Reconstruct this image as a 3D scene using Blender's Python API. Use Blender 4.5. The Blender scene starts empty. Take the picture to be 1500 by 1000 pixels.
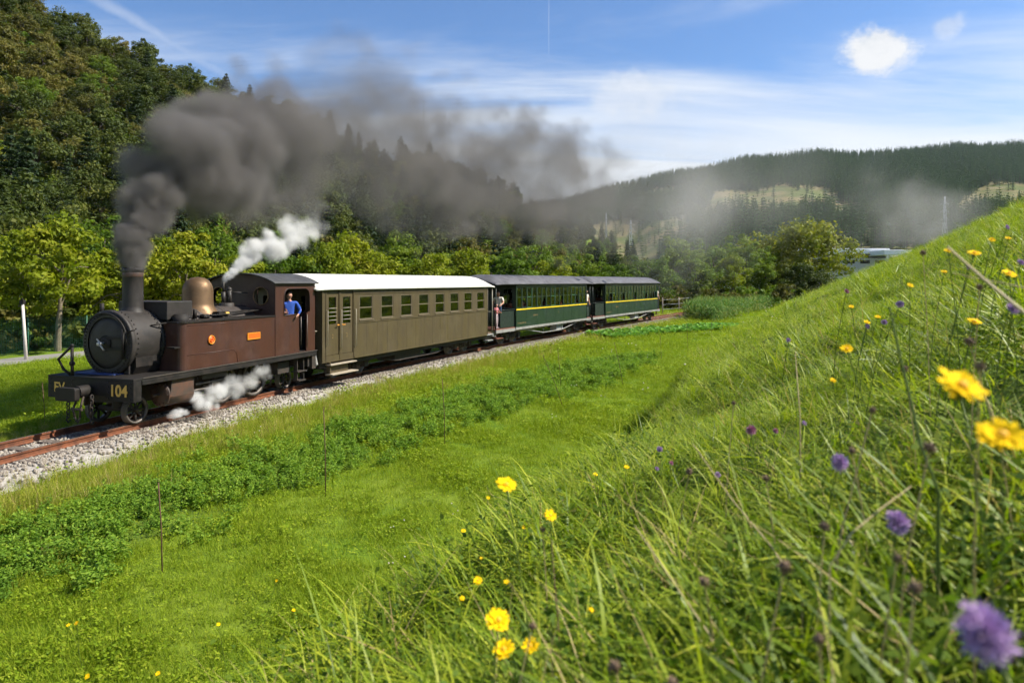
import bpy, bmesh, math, random
import numpy as np
from mathutils import Vector, Matrix
from mathutils.geometry import tessellate_polygon

SC = bpy.context.scene
COL = SC.collection
R = math.radians
rng = np.random.default_rng(7)
random.seed(7)

# ------------------------------------------------------------------ camera, sky, sun, exposure
CAM_H = 3.1
F = 1000.0
HY = 412.0
cam_d = bpy.data.cameras.new('camera')
cam = bpy.data.objects.new('camera', cam_d)
COL.objects.link(cam)
cam.location = (0, 0, CAM_H)
cam.rotation_euler = (R(90), 0, 0)
cam_d.sensor_width = 36
cam_d.lens = 24
cam_d.shift_y = -(500 - HY) / 1500.0
cam_d.clip_start = 0.05
cam_d.clip_end = 9000
cam_d.dof.use_dof = True
cam_d.dof.focus_distance = 15.0
cam_d.dof.aperture_fstop = 4.8
SC.camera = cam

SUN_EL, SUN_AZ = R(47), R(87)          # azimuth clockwise from +Y
sun_v = Vector((math.sin(SUN_AZ) * math.cos(SUN_EL), math.cos(SUN_AZ) * math.cos(SUN_EL), math.sin(SUN_EL)))
sun_d = bpy.data.lights.new('sun', 'SUN')
sun_d.energy = 5.0
sun_d.angle = R(0.5)
sun_d.color = (1.0, 0.935, 0.82)
sun = bpy.data.objects.new('sun', sun_d)
COL.objects.link(sun)
sun.rotation_euler = sun_v.to_track_quat('Z', 'Y').to_euler()

SC.view_settings.view_transform = 'Standard'
SC.view_settings.look = 'None'
SC.view_settings.gamma = 1.0
SC.view_settings.exposure = 0.95
cy = SC.cycles
cy.max_bounces = 5
cy.diffuse_bounces = 2
cy.glossy_bounces = 2
cy.transmission_bounces = 4
cy.transparent_max_bounces = 12
cy.volume_bounces = 2
cy.time_limit = 900
cy.volume_max_steps = 256
cy.volume_step_rate = 2.0
cy.use_adaptive_sampling = True
cy.adaptive_threshold = 0.04
cy.adaptive_min_samples = 16
cy.sample_clamp_indirect = 6.0


class NT:
    """small helper for node trees"""
    def __init__(self, nt):
        self.nt = nt
        nt.nodes.clear()

    def n(self, typ, **kw):
        nd = self.nt.nodes.new(typ)
        ins = kw.pop('ins', {})
        for k, v in kw.items():
            setattr(nd, k, v)
        for k, v in ins.items():
            if isinstance(v, bpy.types.NodeSocket):
                self.nt.links.new(v, nd.inputs[k])
            else:
                nd.inputs[k].default_value = v
        return nd

    def link(self, a, b):
        self.nt.links.new(a, b)

    def math(self, op, a, b=None, c=None, clamp=False):
        nd = self.nt.nodes.new('ShaderNodeMath')
        nd.operation = op
        nd.use_clamp = clamp
        for i, v in enumerate((a, b, c)):
            if v is None:
                continue
            if isinstance(v, bpy.types.NodeSocket):
                self.nt.links.new(v, nd.inputs[i])
            else:
                nd.inputs[i].default_value = v
        return nd.outputs[0]

    def vmath(self, op, a, b=None):
        nd = self.nt.nodes.new('ShaderNodeVectorMath')
        nd.operation = op
        for i, v in enumerate((a, b)):
            if v is None:
                continue
            if isinstance(v, bpy.types.NodeSocket):
                self.nt.links.new(v, nd.inputs[i])
            else:
                nd.inputs[i].default_value = v
        return nd.outputs['Value'] if op in ('DOT_PRODUCT', 'LENGTH', 'DISTANCE') else nd.outputs['Vector']

    def mix(self, fac, a, b, typ='MIX'):
        nd = self.nt.nodes.new('ShaderNodeMix')
        nd.data_type = 'RGBA'
        nd.blend_type = typ
        for i, v in ((0, fac), (6, a), (7, b)):
            if isinstance(v, bpy.types.NodeSocket):
                self.nt.links.new(v, nd.inputs[i])
            else:
                nd.inputs[i].default_value = v if i == 0 else (*v[:3], 1)
        return nd.outputs[2]

    def sstep(self, x, a, b):
        nd = self.nt.nodes.new('ShaderNodeMapRange')
        nd.interpolation_type = 'SMOOTHSTEP'
        self.nt.links.new(x, nd.inputs[0])
        nd.inputs[1].default_value = a
        nd.inputs[2].default_value = b
        return nd.outputs[0]

    def noise(self, vec=None, scale=5, detail=4, rough=.55, dist=0.0):
        nd = self.nt.nodes.new('ShaderNodeTexNoise')
        if vec is not None:
            self.nt.links.new(vec, nd.inputs['Vector'])
        nd.inputs['Scale'].default_value = scale
        nd.inputs['Detail'].default_value = detail
        nd.inputs['Roughness'].default_value = rough
        nd.inputs['Distortion'].default_value = dist
        return nd.outputs['Fac']


def pix_dir(px, py):
    return Vector(((px - 750) / F, 1.0, (HY - py) / F))


world = bpy.data.worlds.new('World')
SC.world = world
world.use_nodes = True
w = NT(world.node_tree)
sky = w.n('ShaderNodeTexSky', sky_type='NISHITA', sun_disc=False, sun_elevation=SUN_EL, sun_rotation=SUN_AZ,
          air_density=1.0, dust_density=0.6, ozone_density=1.6)
gen = w.n('ShaderNodeTexCoord').outputs['Generated']
sep = w.n('ShaderNodeSeparateXYZ', ins={0: gen})
zc = w.math('MAXIMUM', sep.outputs[2], 0.0)
den = w.math('ADD', zc, 0.12)
pl = w.n('ShaderNodeCombineXYZ', ins={0: w.math('DIVIDE', sep.outputs[0], den), 1: w.math('DIVIDE', sep.outputs[1], den)}).outputs[0]
# high cirrus: streaks drawn out along one wind direction
mp = w.n('ShaderNodeMapping', ins={'Vector': pl, 'Rotation': (0, 0, R(-62)), 'Scale': (0.55, 1.9, 1.0), 'Location': (1.7, 0.35, 0)}).outputs[0]
c1 = w.noise(mp, 0.75, 8, .58, .6)
c2 = w.noise(pl, 0.33, 3, .5, .3)
veil = w.math('ADD', c1, w.math('MULTIPLY', c2, 0.75))
low = w.sstep(zc, 0.42, 0.12)                       # the veil thickens towards the horizon
cir = w.sstep(w.math('ADD', veil, w.math('MULTIPLY', low, 0.50)), 0.94, 1.40)
cir = w.math('MULTIPLY', cir, 0.92)
# small fair weather cumulus
fac = cir
nz_b = w.noise(gen, 13.0, 8, .62, .3)
nz_c = w.noise(gen, 40.0, 6, .65)
bump = w.math('ADD', w.math('MULTIPLY', nz_b, 0.7), w.math('MULTIPLY', nz_c, 0.3))
cum = None
for (px, py, rx, ry, op) in ((1284, 72, .037, .029, .93), (930, 134, .060, .032, .38), (1388, 38, .018, .014, .40)):
    d = pix_dir(px, py).normalized()
    right = Vector((d.y, -d.x, 0)).normalized()
    up = right.cross(d)
    a = w.math('DIVIDE', w.vmath('DOT_PRODUCT', gen, tuple(right)), rx)
    b = w.math('DIVIDE', w.vmath('DOT_PRODUCT', gen, tuple(up)), ry)
    front = w.math('GREATER_THAN', w.vmath('DOT_PRODUCT', gen, tuple(d)), 0.0)
    rad = w.math('SQRT', w.math('ADD', w.math('MULTIPLY', a, a), w.math('MULTIPLY', b, b)))
    f_ = w.math('SUBTRACT', w.math('MULTIPLY', bump, 3.6), w.math('ADD', rad, 0.55))
    m_ = w.math('MULTIPLY', w.math('MULTIPLY', w.sstep(f_, 0.08, 0.85), front), op)
    cum = m_ if cum is None else w.math('MAXIMUM', cum, m_)
# old contrails: bands along great circles
for (pa, pb, wd, op) in (((120, -15), (330, 108), .012, .36), ((804, -40), (804, 96), .0013, .28)):
    A = pix_dir(*pa).normalized()
    B = pix_dir(*pb).normalized()
    nrm = A.cross(B).normalized()
    mid = (A + B).normalized()
    halfc = mid.dot(A)
    dist = w.math('ABSOLUTE', w.math('ADD', w.vmath('DOT_PRODUCT', gen, tuple(nrm)), w.math('MULTIPLY', w.math('SUBTRACT', nz_b, 0.5), wd * 1.2)))
    band = w.sstep(dist, wd, 0.0)
    along = w.sstep(w.vmath('DOT_PRODUCT', gen, tuple(mid)), halfc - .006, halfc + .004)
    fade = w.math('ADD', w.math('MULTIPLY', nz_c, 0.9), 0.3, clamp=True)
    fac = w.math('MAXIMUM', fac, w.math('MULTIPLY', w.math('MULTIPLY', w.math('MULTIPLY', band, along), op), fade))
sky_c = w.mix(1.0, sky.outputs[0], (0.76, 1.0, 1.30), 'MULTIPLY')
col = w.mix(fac, sky_c, (7.4, 7.7, 8.1))
col = w.mix(cum, col, w.mix(w.sstep(bump, .38, .60), (5.6, 5.9, 6.3), (7.6, 7.6, 7.6)))
bg = w.n('ShaderNodeBackground', ins={'Color': col, 'Strength': 0.066})
w.link(bg.outputs[0], w.n('ShaderNodeOutputWorld').inputs[0])

# ------------------------------------------------------------------ materials
MATS = {}


def mat(name, col, rough=.6, metal=0.0, col2=None, nscale=6, nmix=.5, spec=.4, bump=0.0, bscale=40, streak=0.0, grime=0.0):
    m = bpy.data.materials.new(name)
    m.use_nodes = True
    t = NT(m.node_tree)
    tc = t.n('ShaderNodeTexCoord').outputs['Object']
    p = t.n('ShaderNodeBsdfPrincipled')
    if col2 is None:
        col2 = tuple(c * .72 for c in col)
    v = tc
    if streak:
        v = t.n('ShaderNodeMapping', ins={'Vector': tc, 'Scale': (1, 1, streak)}).outputs[0]
    n1 = t.sstep(t.noise(v, nscale, 7, .65), .36, .68)
    c = t.mix(t.math('MULTIPLY', n1, nmix), col, col2)
    if grime:
        gm = t.n('ShaderNodeMapping', ins={'Vector': tc, 'Scale': (2.2, 2.2, .30)}).outputs[0]
        g1 = t.sstep(t.noise(gm, 4.0, 8, .7), .50, .74)
        g2 = t.sstep(t.noise(tc, 1.3, 5, .6), .45, .70)
        c = t.mix(t.math('MULTIPLY', g1, grime), c, tuple(x * .42 + .004 for x in col))
        c = t.mix(t.math('MULTIPLY', g2, grime * .55), c, tuple(x * 1.25 + .018 for x in col))
    t.link(c, p.inputs['Base Color'])
    p.inputs['Metallic'].default_value = metal
    p.inputs['Specular IOR Level'].default_value = spec
    rr = t.math('ADD', t.math('MULTIPLY', n1, .16), rough - .06, clamp=True)
    t.link(rr, p.inputs['Roughness'])
    if bump:
        b = t.n('ShaderNodeBump', ins={'Height': t.noise(tc, bscale, 4), 'Strength': bump, 'Distance': .02})
        t.link(b.outputs[0], p.inputs['Normal'])
    t.link(p.outputs[0], t.n('ShaderNodeOutputMaterial').inputs[0])
    MATS[name] = m
    return m


def leafmat(name, cols, trans=.38, rough=.62, spec=.13, mottled=0.0):
    """cols: list of 3 colours picked by the per-leaf attribute 'var' and the per-object random number"""
    m = bpy.data.materials.new(name)
    m.use_nodes = True
    t = NT(m.node_tree)
    at = t.n('ShaderNodeAttribute', attribute_name='var').outputs['Fac']
    ob = t.n('ShaderNodeObjectInfo').outputs['Random']
    v = t.math('ADD', t.math('MULTIPLY', at, .62), t.math('MULTIPLY', ob, .38))
    rp = t.n('ShaderNodeValToRGB')
    t.link(v, rp.inputs[0])
    e = rp.color_ramp.elements
    e[0].position = .12
    e[0].color = (*cols[0], 1)
    e[1].position = .9
    e[1].color = (*cols[2], 1)
    x = e.new(.5)
    x.color = (*cols[1], 1)
    c = rp.outputs[0]
    p = t.n('ShaderNodeBsdfPrincipled', ins={'Roughness': rough, 'Specular IOR Level': spec})
    t.link(c, p.inputs['Base Color'])
    tr = t.n('ShaderNodeBsdfTranslucent', ins={'Color': t.mix(1.0, c, (1.08, 1.15, .5), 'MULTIPLY')})
    mx = t.n('ShaderNodeMixShader', ins={0: trans, 1: p.outputs[0], 2: tr.outputs[0]})
    t.link(mx.outputs[0], t.n('ShaderNodeOutputMaterial').inputs[0])
    MATS[name] = m
    return m


mat('maroon', (0.0593, 0.0243, 0.0157), .42, col2=(0.0436, 0.0190, 0.0134), nscale=3, nmix=.8, spec=.35, streak=.35, grime=0.75)
mat('maroon_dark', (.050, .026, .021), .5, spec=.35, grime=0.60)
mat('smokebox', (.023, .0205, .0185), .58, col2=(.036, .030, .026), nscale=4, nmix=0.9, spec=.3, bump=.05, grime=0.7)
mat('boiler_clad', (.055, .045, .040), .5, col2=(.035, .03, .028), nscale=4, nmix=.8, grime=.6)
mat('black_iron', (.0100, .0092, .0085), .62, col2=(.026, .020, .016), nscale=7, nmix=0.8, spec=.22, grime=0.6)
mat('under_iron', (.030, .027, .025), .7, col2=(.065, .048, .036), nscale=6, nmix=.8, spec=.25)
mat('rust_cyl', (.050, .037, .030), .6, col2=(.13, .052, .026), nscale=5, nmix=.6)
mat('rail_rust', (.19, .070, .034), .75, col2=(.085, .038, .024), nscale=5, nmix=.9, spec=.2, bump=.2)
mat('rail_top', (.36, .25, .19), .35, metal=.6, nscale=9)
mat('brass_dome', (.175, .108, .055), .55, metal=.6, col2=(.10, .062, .036), nscale=4, nmix=.9, grime=.7)
mat('bright_steel', (.45, .44, .42), .35, metal=.8)
mat('gold_paint', (.62, .38, .08), .5)
mat('orange_plate', (0.6375, 0.1190, 0.0127), .45, col2=(.6, .10, .012))
mat('red_plate', (.72, .055, .015), .45)
mat('faded_gold', (.20, .14, .055), .6)
mat('gold_rim', (.78, .32, .03), .4)
mat('roof_dark', (0.0450, 0.0456, 0.0492), .6, col2=(0.0270, 0.0276, 0.0300), nscale=3, nmix=.8, grime=0.50)
mat('roof_grey', (0.0840, 0.0840, 0.1000), .75, col2=(0.0496, 0.0496, 0.0576), nscale=2.2, nmix=.9, bump=.25, bscale=30, grime=0.60)
mat('roof_white', (0.5752, 0.5685, 0.5350), .6, col2=(0.5168, 0.5016, 0.4408), nscale=1.6, nmix=.55, streak=.3, grime=0.30)
mat('olive', (.074, .056, .025), .5, col2=(.055, .041, .019), nscale=2.5, nmix=0.8, streak=.25, grime=0.5)
mat('olive_dark', (.082, .060, .030), .55)
mat('trim_pale', (.30, .27, .20), .5)
mat('olive_trim', (0.1280, 0.1040, 0.0640), .5)
mat('step_wood', (0.3360, 0.2880, 0.2160), .75, col2=(0.2240, 0.1840, 0.1360), nscale=9)
mat('green_coach', (0.0134, 0.0314, 0.0171), .38, col2=(0.0127, 0.0290, 0.0163), nscale=2, nmix=.6, grime=0.30)
mat('green_dark', (.012, .022, .016), .5)
mat('green_light', (.055, .17, .085), .45)
mat('yellow_line', (.80, .57, .012), .45)
mat('solebar_grey', (0.2550, 0.2550, 0.2400), .6, col2=(0.1500, 0.1425, 0.1275), nscale=5, nmix=.8, grime=0.60)
mat('grey_box', (.30, .31, .31), .6, col2=(.2, .2, .2))
mat('seat_wood', (.16, .05, .022), .5)
mat('inner_dark', (.020, .018, .016), .8)
mat('inner_wood', (.13, .085, .05), .6)
mat('platform_floor', (.16, .062, .04), .7)
mat('blue_sheet', (.02, .045, .16), .5)
mat('sleeper_wood', (.13, .105, .085), .9, col2=(.075, .058, .046), nscale=8, nmix=.9, bump=.5, bscale=25)
mat('stone', (.33, .295, .25), .9, col2=(.15, .12, .09), nscale=.9, nmix=1.0)
mat('concrete', (.45, .43, .39), .85, col2=(.32, .30, .27), nscale=6)
mat('pale_pole', (.55, .50, .46), .7, col2=(.4, .36, .32))
mat('green_post', (.02, .10, .055), .5)
mat('rod_rust', (.11, .055, .032), .8)
mat('wood_post', (.30, .25, .19), .85, col2=(.18, .15, .11))
mat('bark', (.085, .065, .048), .9, col2=(.045, .035, .026), nscale=9, nmix=.9, bump=.6, bscale=14)
mat('bark_pale', (.20, .165, .115), .9, col2=(.11, .09, .065), nscale=9, nmix=.9)
mat('skin', (.48, .25, .17), .55)
mat('hair_dark', (.018, .012, .009), .6)
mat('shirt_blue', (.020, .075, .36), .8, col2=(.015, .055, .28))
mat('shirt_white', (.74, .69, .58), .8)
mat('shirt_pink', (.62, .20, .22), .8)
mat('shirt_red', (.40, .04, .03), .8)
mat('shirt_teal', (.06, .26, .30), .8)
mat('jeans', (.035, .06, .12), .85)
mat('trousers_white', (.62, .50, .52), .85)
mat('trousers_dark', (.02, .02, .026), .85)
mat('wall_white', (.80, .81, .82), .6, col2=(.70, .71, .72))
mat('wall_grey', (.42, .43, .44), .6)
mat('steel_grey', (.42, .45, .47), .5)
mat('petal_yellow', (.90, .60, .004), .85, spec=.1, col2=(.88, .52, .004))
mat('disc_orange', (.78, .42, .008), .7)
mat('petal_lilac', (.56, .38, .66), .6, col2=(.66, .46, .68), nscale=60)
mat('petal_pink', (.58, .25, .38), .6)
mat('stem_green', (.085, .13, .022), .5)
mat('straw', (.46, .36, .18), .6, col2=(.34, .24, .12))
mat('seed_brown', (.13, .085, .055), .85, col2=(.22, .15, .09), nscale=90)
mat('clover_white', (.62, .58, .48), .8)

leafmat('leaf_lime', ((.115, .165, .010), (.205, .245, .014), (.310, .300, .022)), .45)
leafmat('leaf_mid', ((.060, .115, .012), (.110, .175, .018), (.180, .225, .026)), .40)
leafmat('leaf_oak', ((.034, .054, .011), (.066, .088, .017), (.130, .136, .025)), .32)
leafmat('leaf_olive', ((.055, .064, .014), (.108, .106, .022), (.185, .154, .036)), .34)
leafmat('leaf_pine', ((.018, .036, .014), (.034, .056, .020), (.060, .080, .026)), .20)
leafmat('leaf_autumn', ((.115, .150, .014), (.215, .225, .020), (.330, .290, .026)), .38)
leafmat('leaf_far', ((.030, .070, .022), (.060, .115, .034), (.105, .160, .046)), .18)
leafmat('grass_long', ((.054, .105, .005), (.185, .270, .010), (.425, .450, .036)), .40, rough=.45, spec=.22)
leafmat('grass_short', ((.135, .215, .010), (.215, .300, .014), (.320, .365, .030)), .45)
leafmat('grass_dry', ((.16, .23, .018), (.28, .31, .030), (.42, .38, .075)), .36)
leafmat('grass_straw', ((.28, .21, .08), (.38, .29, .12), (.48, .38, .18)), .30)
leafmat('leaf_crop', ((.098, .195, .022), (.165, .280, .028), (.260, .360, .040)), .42)
leafmat('leaf_corn', ((.050, .125, .024), (.095, .185, .036), (.24, .26, .08)), .34)
leafmat('leaf_cabbage', ((.10, .24, .05), (.17, .34, .08), (.26, .44, .13)), .34)


def glassmat():
    m = bpy.data.materials.new('window_glass')
    m.use_nodes = True
    t = NT(m.node_tree)
    fr = t.n('ShaderNodeFresnel', ins={'IOR': 1.5})
    tr = t.n('ShaderNodeBsdfTransparent', ins={'Color': (.80, .84, .80, 1)})
    gl = t.n('ShaderNodeBsdfGlossy', ins={'Roughness': .03})
    mx = t.n('ShaderNodeMixShader', ins={0: t.math('ADD', t.math('MULTIPLY', fr.outputs[0], 1.3), .10), 1: tr.outputs[0], 2: gl.outputs[0]})
    t.link(mx.outputs[0], t.n('ShaderNodeOutputMaterial').inputs[0])
    MATS['glass'] = m


glassmat()


# ------------------------------------------------------------------ mesh builder
class MB:
    def __init__(self):
        self.v = []
        self.f = []
        self.smooth = []

    def add(self, verts, faces, smooth=False):
        o = len(self.v)
        self.v.extend([tuple(map(float, p)) for p in verts])
        self.f.extend([tuple(i + o for i in fc) for fc in faces])
        self.smooth.extend([smooth] * len(faces))
        return self

    def box(self, x0, x1, y0, y1, z0, z1):
        v = [(x, y, z) for z in (z0, z1) for y in (y0, y1) for x in (x0, x1)]
        return self.add(v, [(0, 2, 3, 1), (4, 5, 7, 6), (0, 1, 5, 4), (2, 6, 7, 3), (0, 4, 6, 2), (1, 3, 7, 5)])

    def tube(self, pts, rad, n=8, caps=True, smooth=True):
        pts = [Vector(p) for p in pts]
        if not hasattr(rad, '__len__'):
            rad = [rad] * len(pts)
        vs, fs = [], []
        prev = None
        for i, p in enumerate(pts):
            d = (pts[min(i + 1, len(pts) - 1)] - pts[max(i - 1, 0)]).normalized()
            if prev is None:
                a = Vector((0, 0, 1)) if abs(d.z) < .9 else Vector((1, 0, 0))
                u = d.cross(a).normalized()
            else:
                u = (prev - d * prev.dot(d)).normalized()
            prev = u
            vv = d.cross(u)
            for k in range(n):
                t = 2 * math.pi * k / n
                vs.append(p + (u * math.cos(t) + vv * math.sin(t)) * rad[i])
        for i in range(len(pts) - 1):
            for k in range(n):
                k2 = (k + 1) % n
                fs.append((i * n + k, i * n + k2, (i + 1) * n + k2, (i + 1) * n + k))
        self.add(vs, fs, smooth)
        if caps:
            self.add([vs[k] for k in range(n)], [tuple(range(n))[::-1]])
            self.add([vs[-n + k] for k in range(n)], [tuple(range(n))])
        return self

    def cyl(self, p0, p1, r, n=16, r1=None):
        return self.tube([p0, p1], [r, r if r1 is None else r1], n)

    def lathe(self, prof, o=(0, 0, 0), axis='z', n=24, smooth=True):
        """prof: (radius, height) pairs"""
        vs, fs = [], []
        for (r, h) in prof:
            for k in range(n):
                t = 2 * math.pi * k / n
                a, b = r * math.cos(t), r * math.sin(t)
                vs.append({'z': (a, b, h), 'x': (h, a, b), 'y': (b, h, a)}[axis])
        vs = [(x + o[0], y + o[1], z + o[2]) for x, y, z in vs]
        for i in range(len(prof) - 1):
            for k in range(n):
                k2 = (k + 1) % n
                fs.append((i * n + k, i * n + k2, (i + 1) * n + k2, (i + 1) * n + k))
        return self.add(vs, fs, smooth)

    def sphere(self, c, r, n=8, m=6, sq=(1, 1, 1)):
        prof = [(max(1e-4, r * math.sin(math.pi * i / m)), -r * math.cos(math.pi * i / m)) for i in range(m + 1)]
        o = len(self.v)
        self.lathe(prof, (0, 0, 0), 'z', n)
        for i in range(o, len(self.v)):
            x, y, z = self.v[i]
            self.v[i] = (x * sq[0] + c[0], y * sq[1] + c[1], z * sq[2] + c[2])
        return self

    def torus(self, c, R_, r, axis='x', n=16, m=6, arc=(0, 360), sq=1.0):
        pts = []
        full = arc[1] - arc[0] >= 360
        for k in range(n + 1):
            t = R(arc[0] + (arc[1] - arc[0]) * k / n)
            a, b = R_ * math.cos(t), R_ * math.sin(t) * sq
            d = {'x': (0, a, b), 'y': (a, 0, b), 'z': (a, b, 0)}[axis]
            pts.append((c[0] + d[0], c[1] + d[1], c[2] + d[2]))
        return self.tube(pts, r, m, caps=not full)

    def plate(self, outline, holes, fn, th):
        """outline and holes: 2D point lists; fn(a, b, d) -> 3D point with d the depth 0..th"""
        loops = [outline] + list(holes)
        tri = tessellate_polygon([[Vector((a, b, 0)) for a, b in l] for l in loops])
        flat = [p for l in loops for p in l]
        n = len(flat)
        self.add([fn(a, b, 0) for a, b in flat] + [fn(a, b, th) for a, b in flat],
                 [tuple(t) for t in tri] + [tuple(n + i for i in t[::-1]) for t in tri])
        for l in loops:
            m = len(l)
            self.add([fn(a, b, 0) for a, b in l] + [fn(a, b, th) for a, b in l],
                     [(i, (i + 1) % m, m + (i + 1) % m, m + i) for i in range(m)])
        return self

    def mesh(self, name):
        me = bpy.data.meshes.new(name)
        me.from_pydata(self.v, [], self.f)
        me.polygons.foreach_set('use_smooth', self.smooth)
        return me

    def build(self, name, m, parent=None, bevel=0.0, fix=True, loc=None, rot=None):
        me = self.mesh(name)
        if fix:
            bm = bmesh.new()
            bm.from_mesh(me)
            bmesh.ops.remove_doubles(bm, verts=bm.verts, dist=1e-5)
            bmesh.ops.recalc_face_normals(bm, faces=bm.faces)
            bm.to_mesh(me)
            bm.free()
        me.materials.append(MATS[m])
        o = bpy.data.objects.new(name, me)
        COL.objects.link(o)
        o.parent = parent
        if loc is not None:
            o.location = loc
        if rot is not None:
            o.rotation_euler = rot
        if bevel:
            b = o.modifiers.new('bevel', 'BEVEL')
            b.width = bevel
            b.segments = 2
            b.limit_method = 'ANGLE'
            b.angle_limit = R(50)
        return o


def tag(o, label=None, cat=None, group=None, kind=None):
    for k, v in (('label', label), ('category', cat), ('group', group), ('kind', kind)):
        if v:
            o[k] = v
    return o


def thing(name, label, cat, loc=(0, 0, 0), rz=0.0, group=None):
    o = bpy.data.objects.new(name, None)
    o.empty_display_size = .2
    COL.objects.link(o)
    o.location = loc
    o.rotation_euler = (0, 0, rz)
    return tag(o, label, cat, group)


def copy_tree(o, parent=None):
    c = o.copy()
    COL.objects.link(c)
    c.parent = parent
    for ch in list(o.children):
        copy_tree(ch, c)
    return c


def np_mesh(name, V, Fq, m, var=None):
    """fast mesh from arrays; Fq (n,3) or (n,4)"""
    me = bpy.data.meshes.new(name)
    V = np.asarray(V, np.float32)
    Fq = np.asarray(Fq, np.int32)
    me.vertices.add(len(V))
    me.vertices.foreach_set('co', V.ravel())
    k = Fq.shape[1]
    me.loops.add(Fq.size)
    me.loops.foreach_set('vertex_index', Fq.ravel())
    me.polygons.add(len(Fq))
    me.polygons.foreach_set('loop_start', np.arange(0, Fq.size, k, dtype=np.int32))
    me.update(calc_edges=True)
    if var is not None:
        at = me.attributes.new('var', 'FLOAT', 'POINT')
        at.data.foreach_set('value', np.asarray(var, np.float32))
    if m:
        me.materials.append(MATS[m])
    return me


# ------------------------------------------------------------------ the track's line and the lie of the land
def _head(s):
    s = np.minimum(s, 41.2)
    return .2968 + .01006 * s - .000122 * s * s


_S = np.linspace(-60, 200, 5201)
_T = _head(np.maximum(_S, -12))
_x = np.cumsum(np.sin(_T)) * (_S[1] - _S[0])
_y = np.cumsum(np.cos(_T)) * (_S[1] - _S[0])
_i0 = int(np.argmin(abs(_S)))
_x += -8.2846 - _x[_i0]
_y += 14.7 - _y[_i0]
_x -= .53 * np.cos(_T)
_y += .53 * np.sin(_T)


def track(s):
    return np.interp(s, _S, _x), np.interp(s, _S, _y), np.interp(s, _S, _T)


_cs = slice(0, None, 10)
_tx, _ty, _tt, _ts = _x[_cs], _y[_cs], _T[_cs], _S[_cs]


def track_lat(X, Y):
    """signed offset from the track's centre line, right of it positive, and the station"""
    X = np.atleast_1d(np.asarray(X, float))
    Y = np.atleast_1d(np.asarray(Y, float))
    out = np.empty(X.shape)
    st = np.empty(X.shape)
    for a in range(0, len(X), 20000):
        dx = X[a:a + 20000, None] - _tx[None]
        dy = Y[a:a + 20000, None] - _ty[None]
        j = np.argmin(dx * dx + dy * dy, axis=1)
        k = np.arange(len(j))
        out[a:a + 20000] = dx[k, j] * np.cos(_tt[j]) - dy[k, j] * np.sin(_tt[j])
        st[a:a + 20000] = _ts[j]
    return out, st


def sm(a, b, x):
    t = np.clip((x - a) / (b - a), 0, 1)
    return t * t * (3 - 2 * t)


GZ = -0.34
# wooded hill: bearing (photo column) -> apparent height of the tree tops, distance of the crest, distance of the foot
HILL = np.array([(-900, -60, 170, 60), (-400, -130, 160, 55), (0, -75, 150, 50), (75, 0, 150, 50), (160, 42, 152, 51), (250, 85, 158, 52), (330, 112, 168, 54),
                 (420, 140, 180, 57), (500, 180, 195, 60), (560, 214, 210, 64), (630, 218, 228, 70), (700, 242, 240, 76), (770, 283, 250, 86),
                 (830, 312, 262, 100), (880, 330, 272, 120), (930, 366, 280, 150), (980, 400, 290, 190), (1100, 420, 300, 220)], float)
HILL_U = (HILL[:, 0] - 750) / F
FAR = np.array([(-900, 250, 396), (400, 330, 396), (640, 318, 396), (700, 312, 396), (800, 296, 396), (860, 281, 396), (960, 255, 396), (1000, 249, 396), (1100, 229, 396), (1180, 219, 396),
                (1240, 221, 396), (1290, 222, 396), (1340, 215, 396), (1400, 211, 396), (1500, 208, 396), (1700, 200, 396), (2600, 230, 396)], float)
FAR_U = (FAR[:, 0] - 750) / F
MID = np.array([(400, 372), (800, 352), (880, 352), (930, 350), (1000, 318), (1060, 300), (1150, 297), (1230, 300), (1300, 298), (1380, 302), (1450, 292), (1600, 285), (2600, 290)], float)
MID_U = (MID[:, 0] - 750) / F


def bank_s(X, Y):
    return 2.89 + .433 * X - .203 * Y


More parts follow.
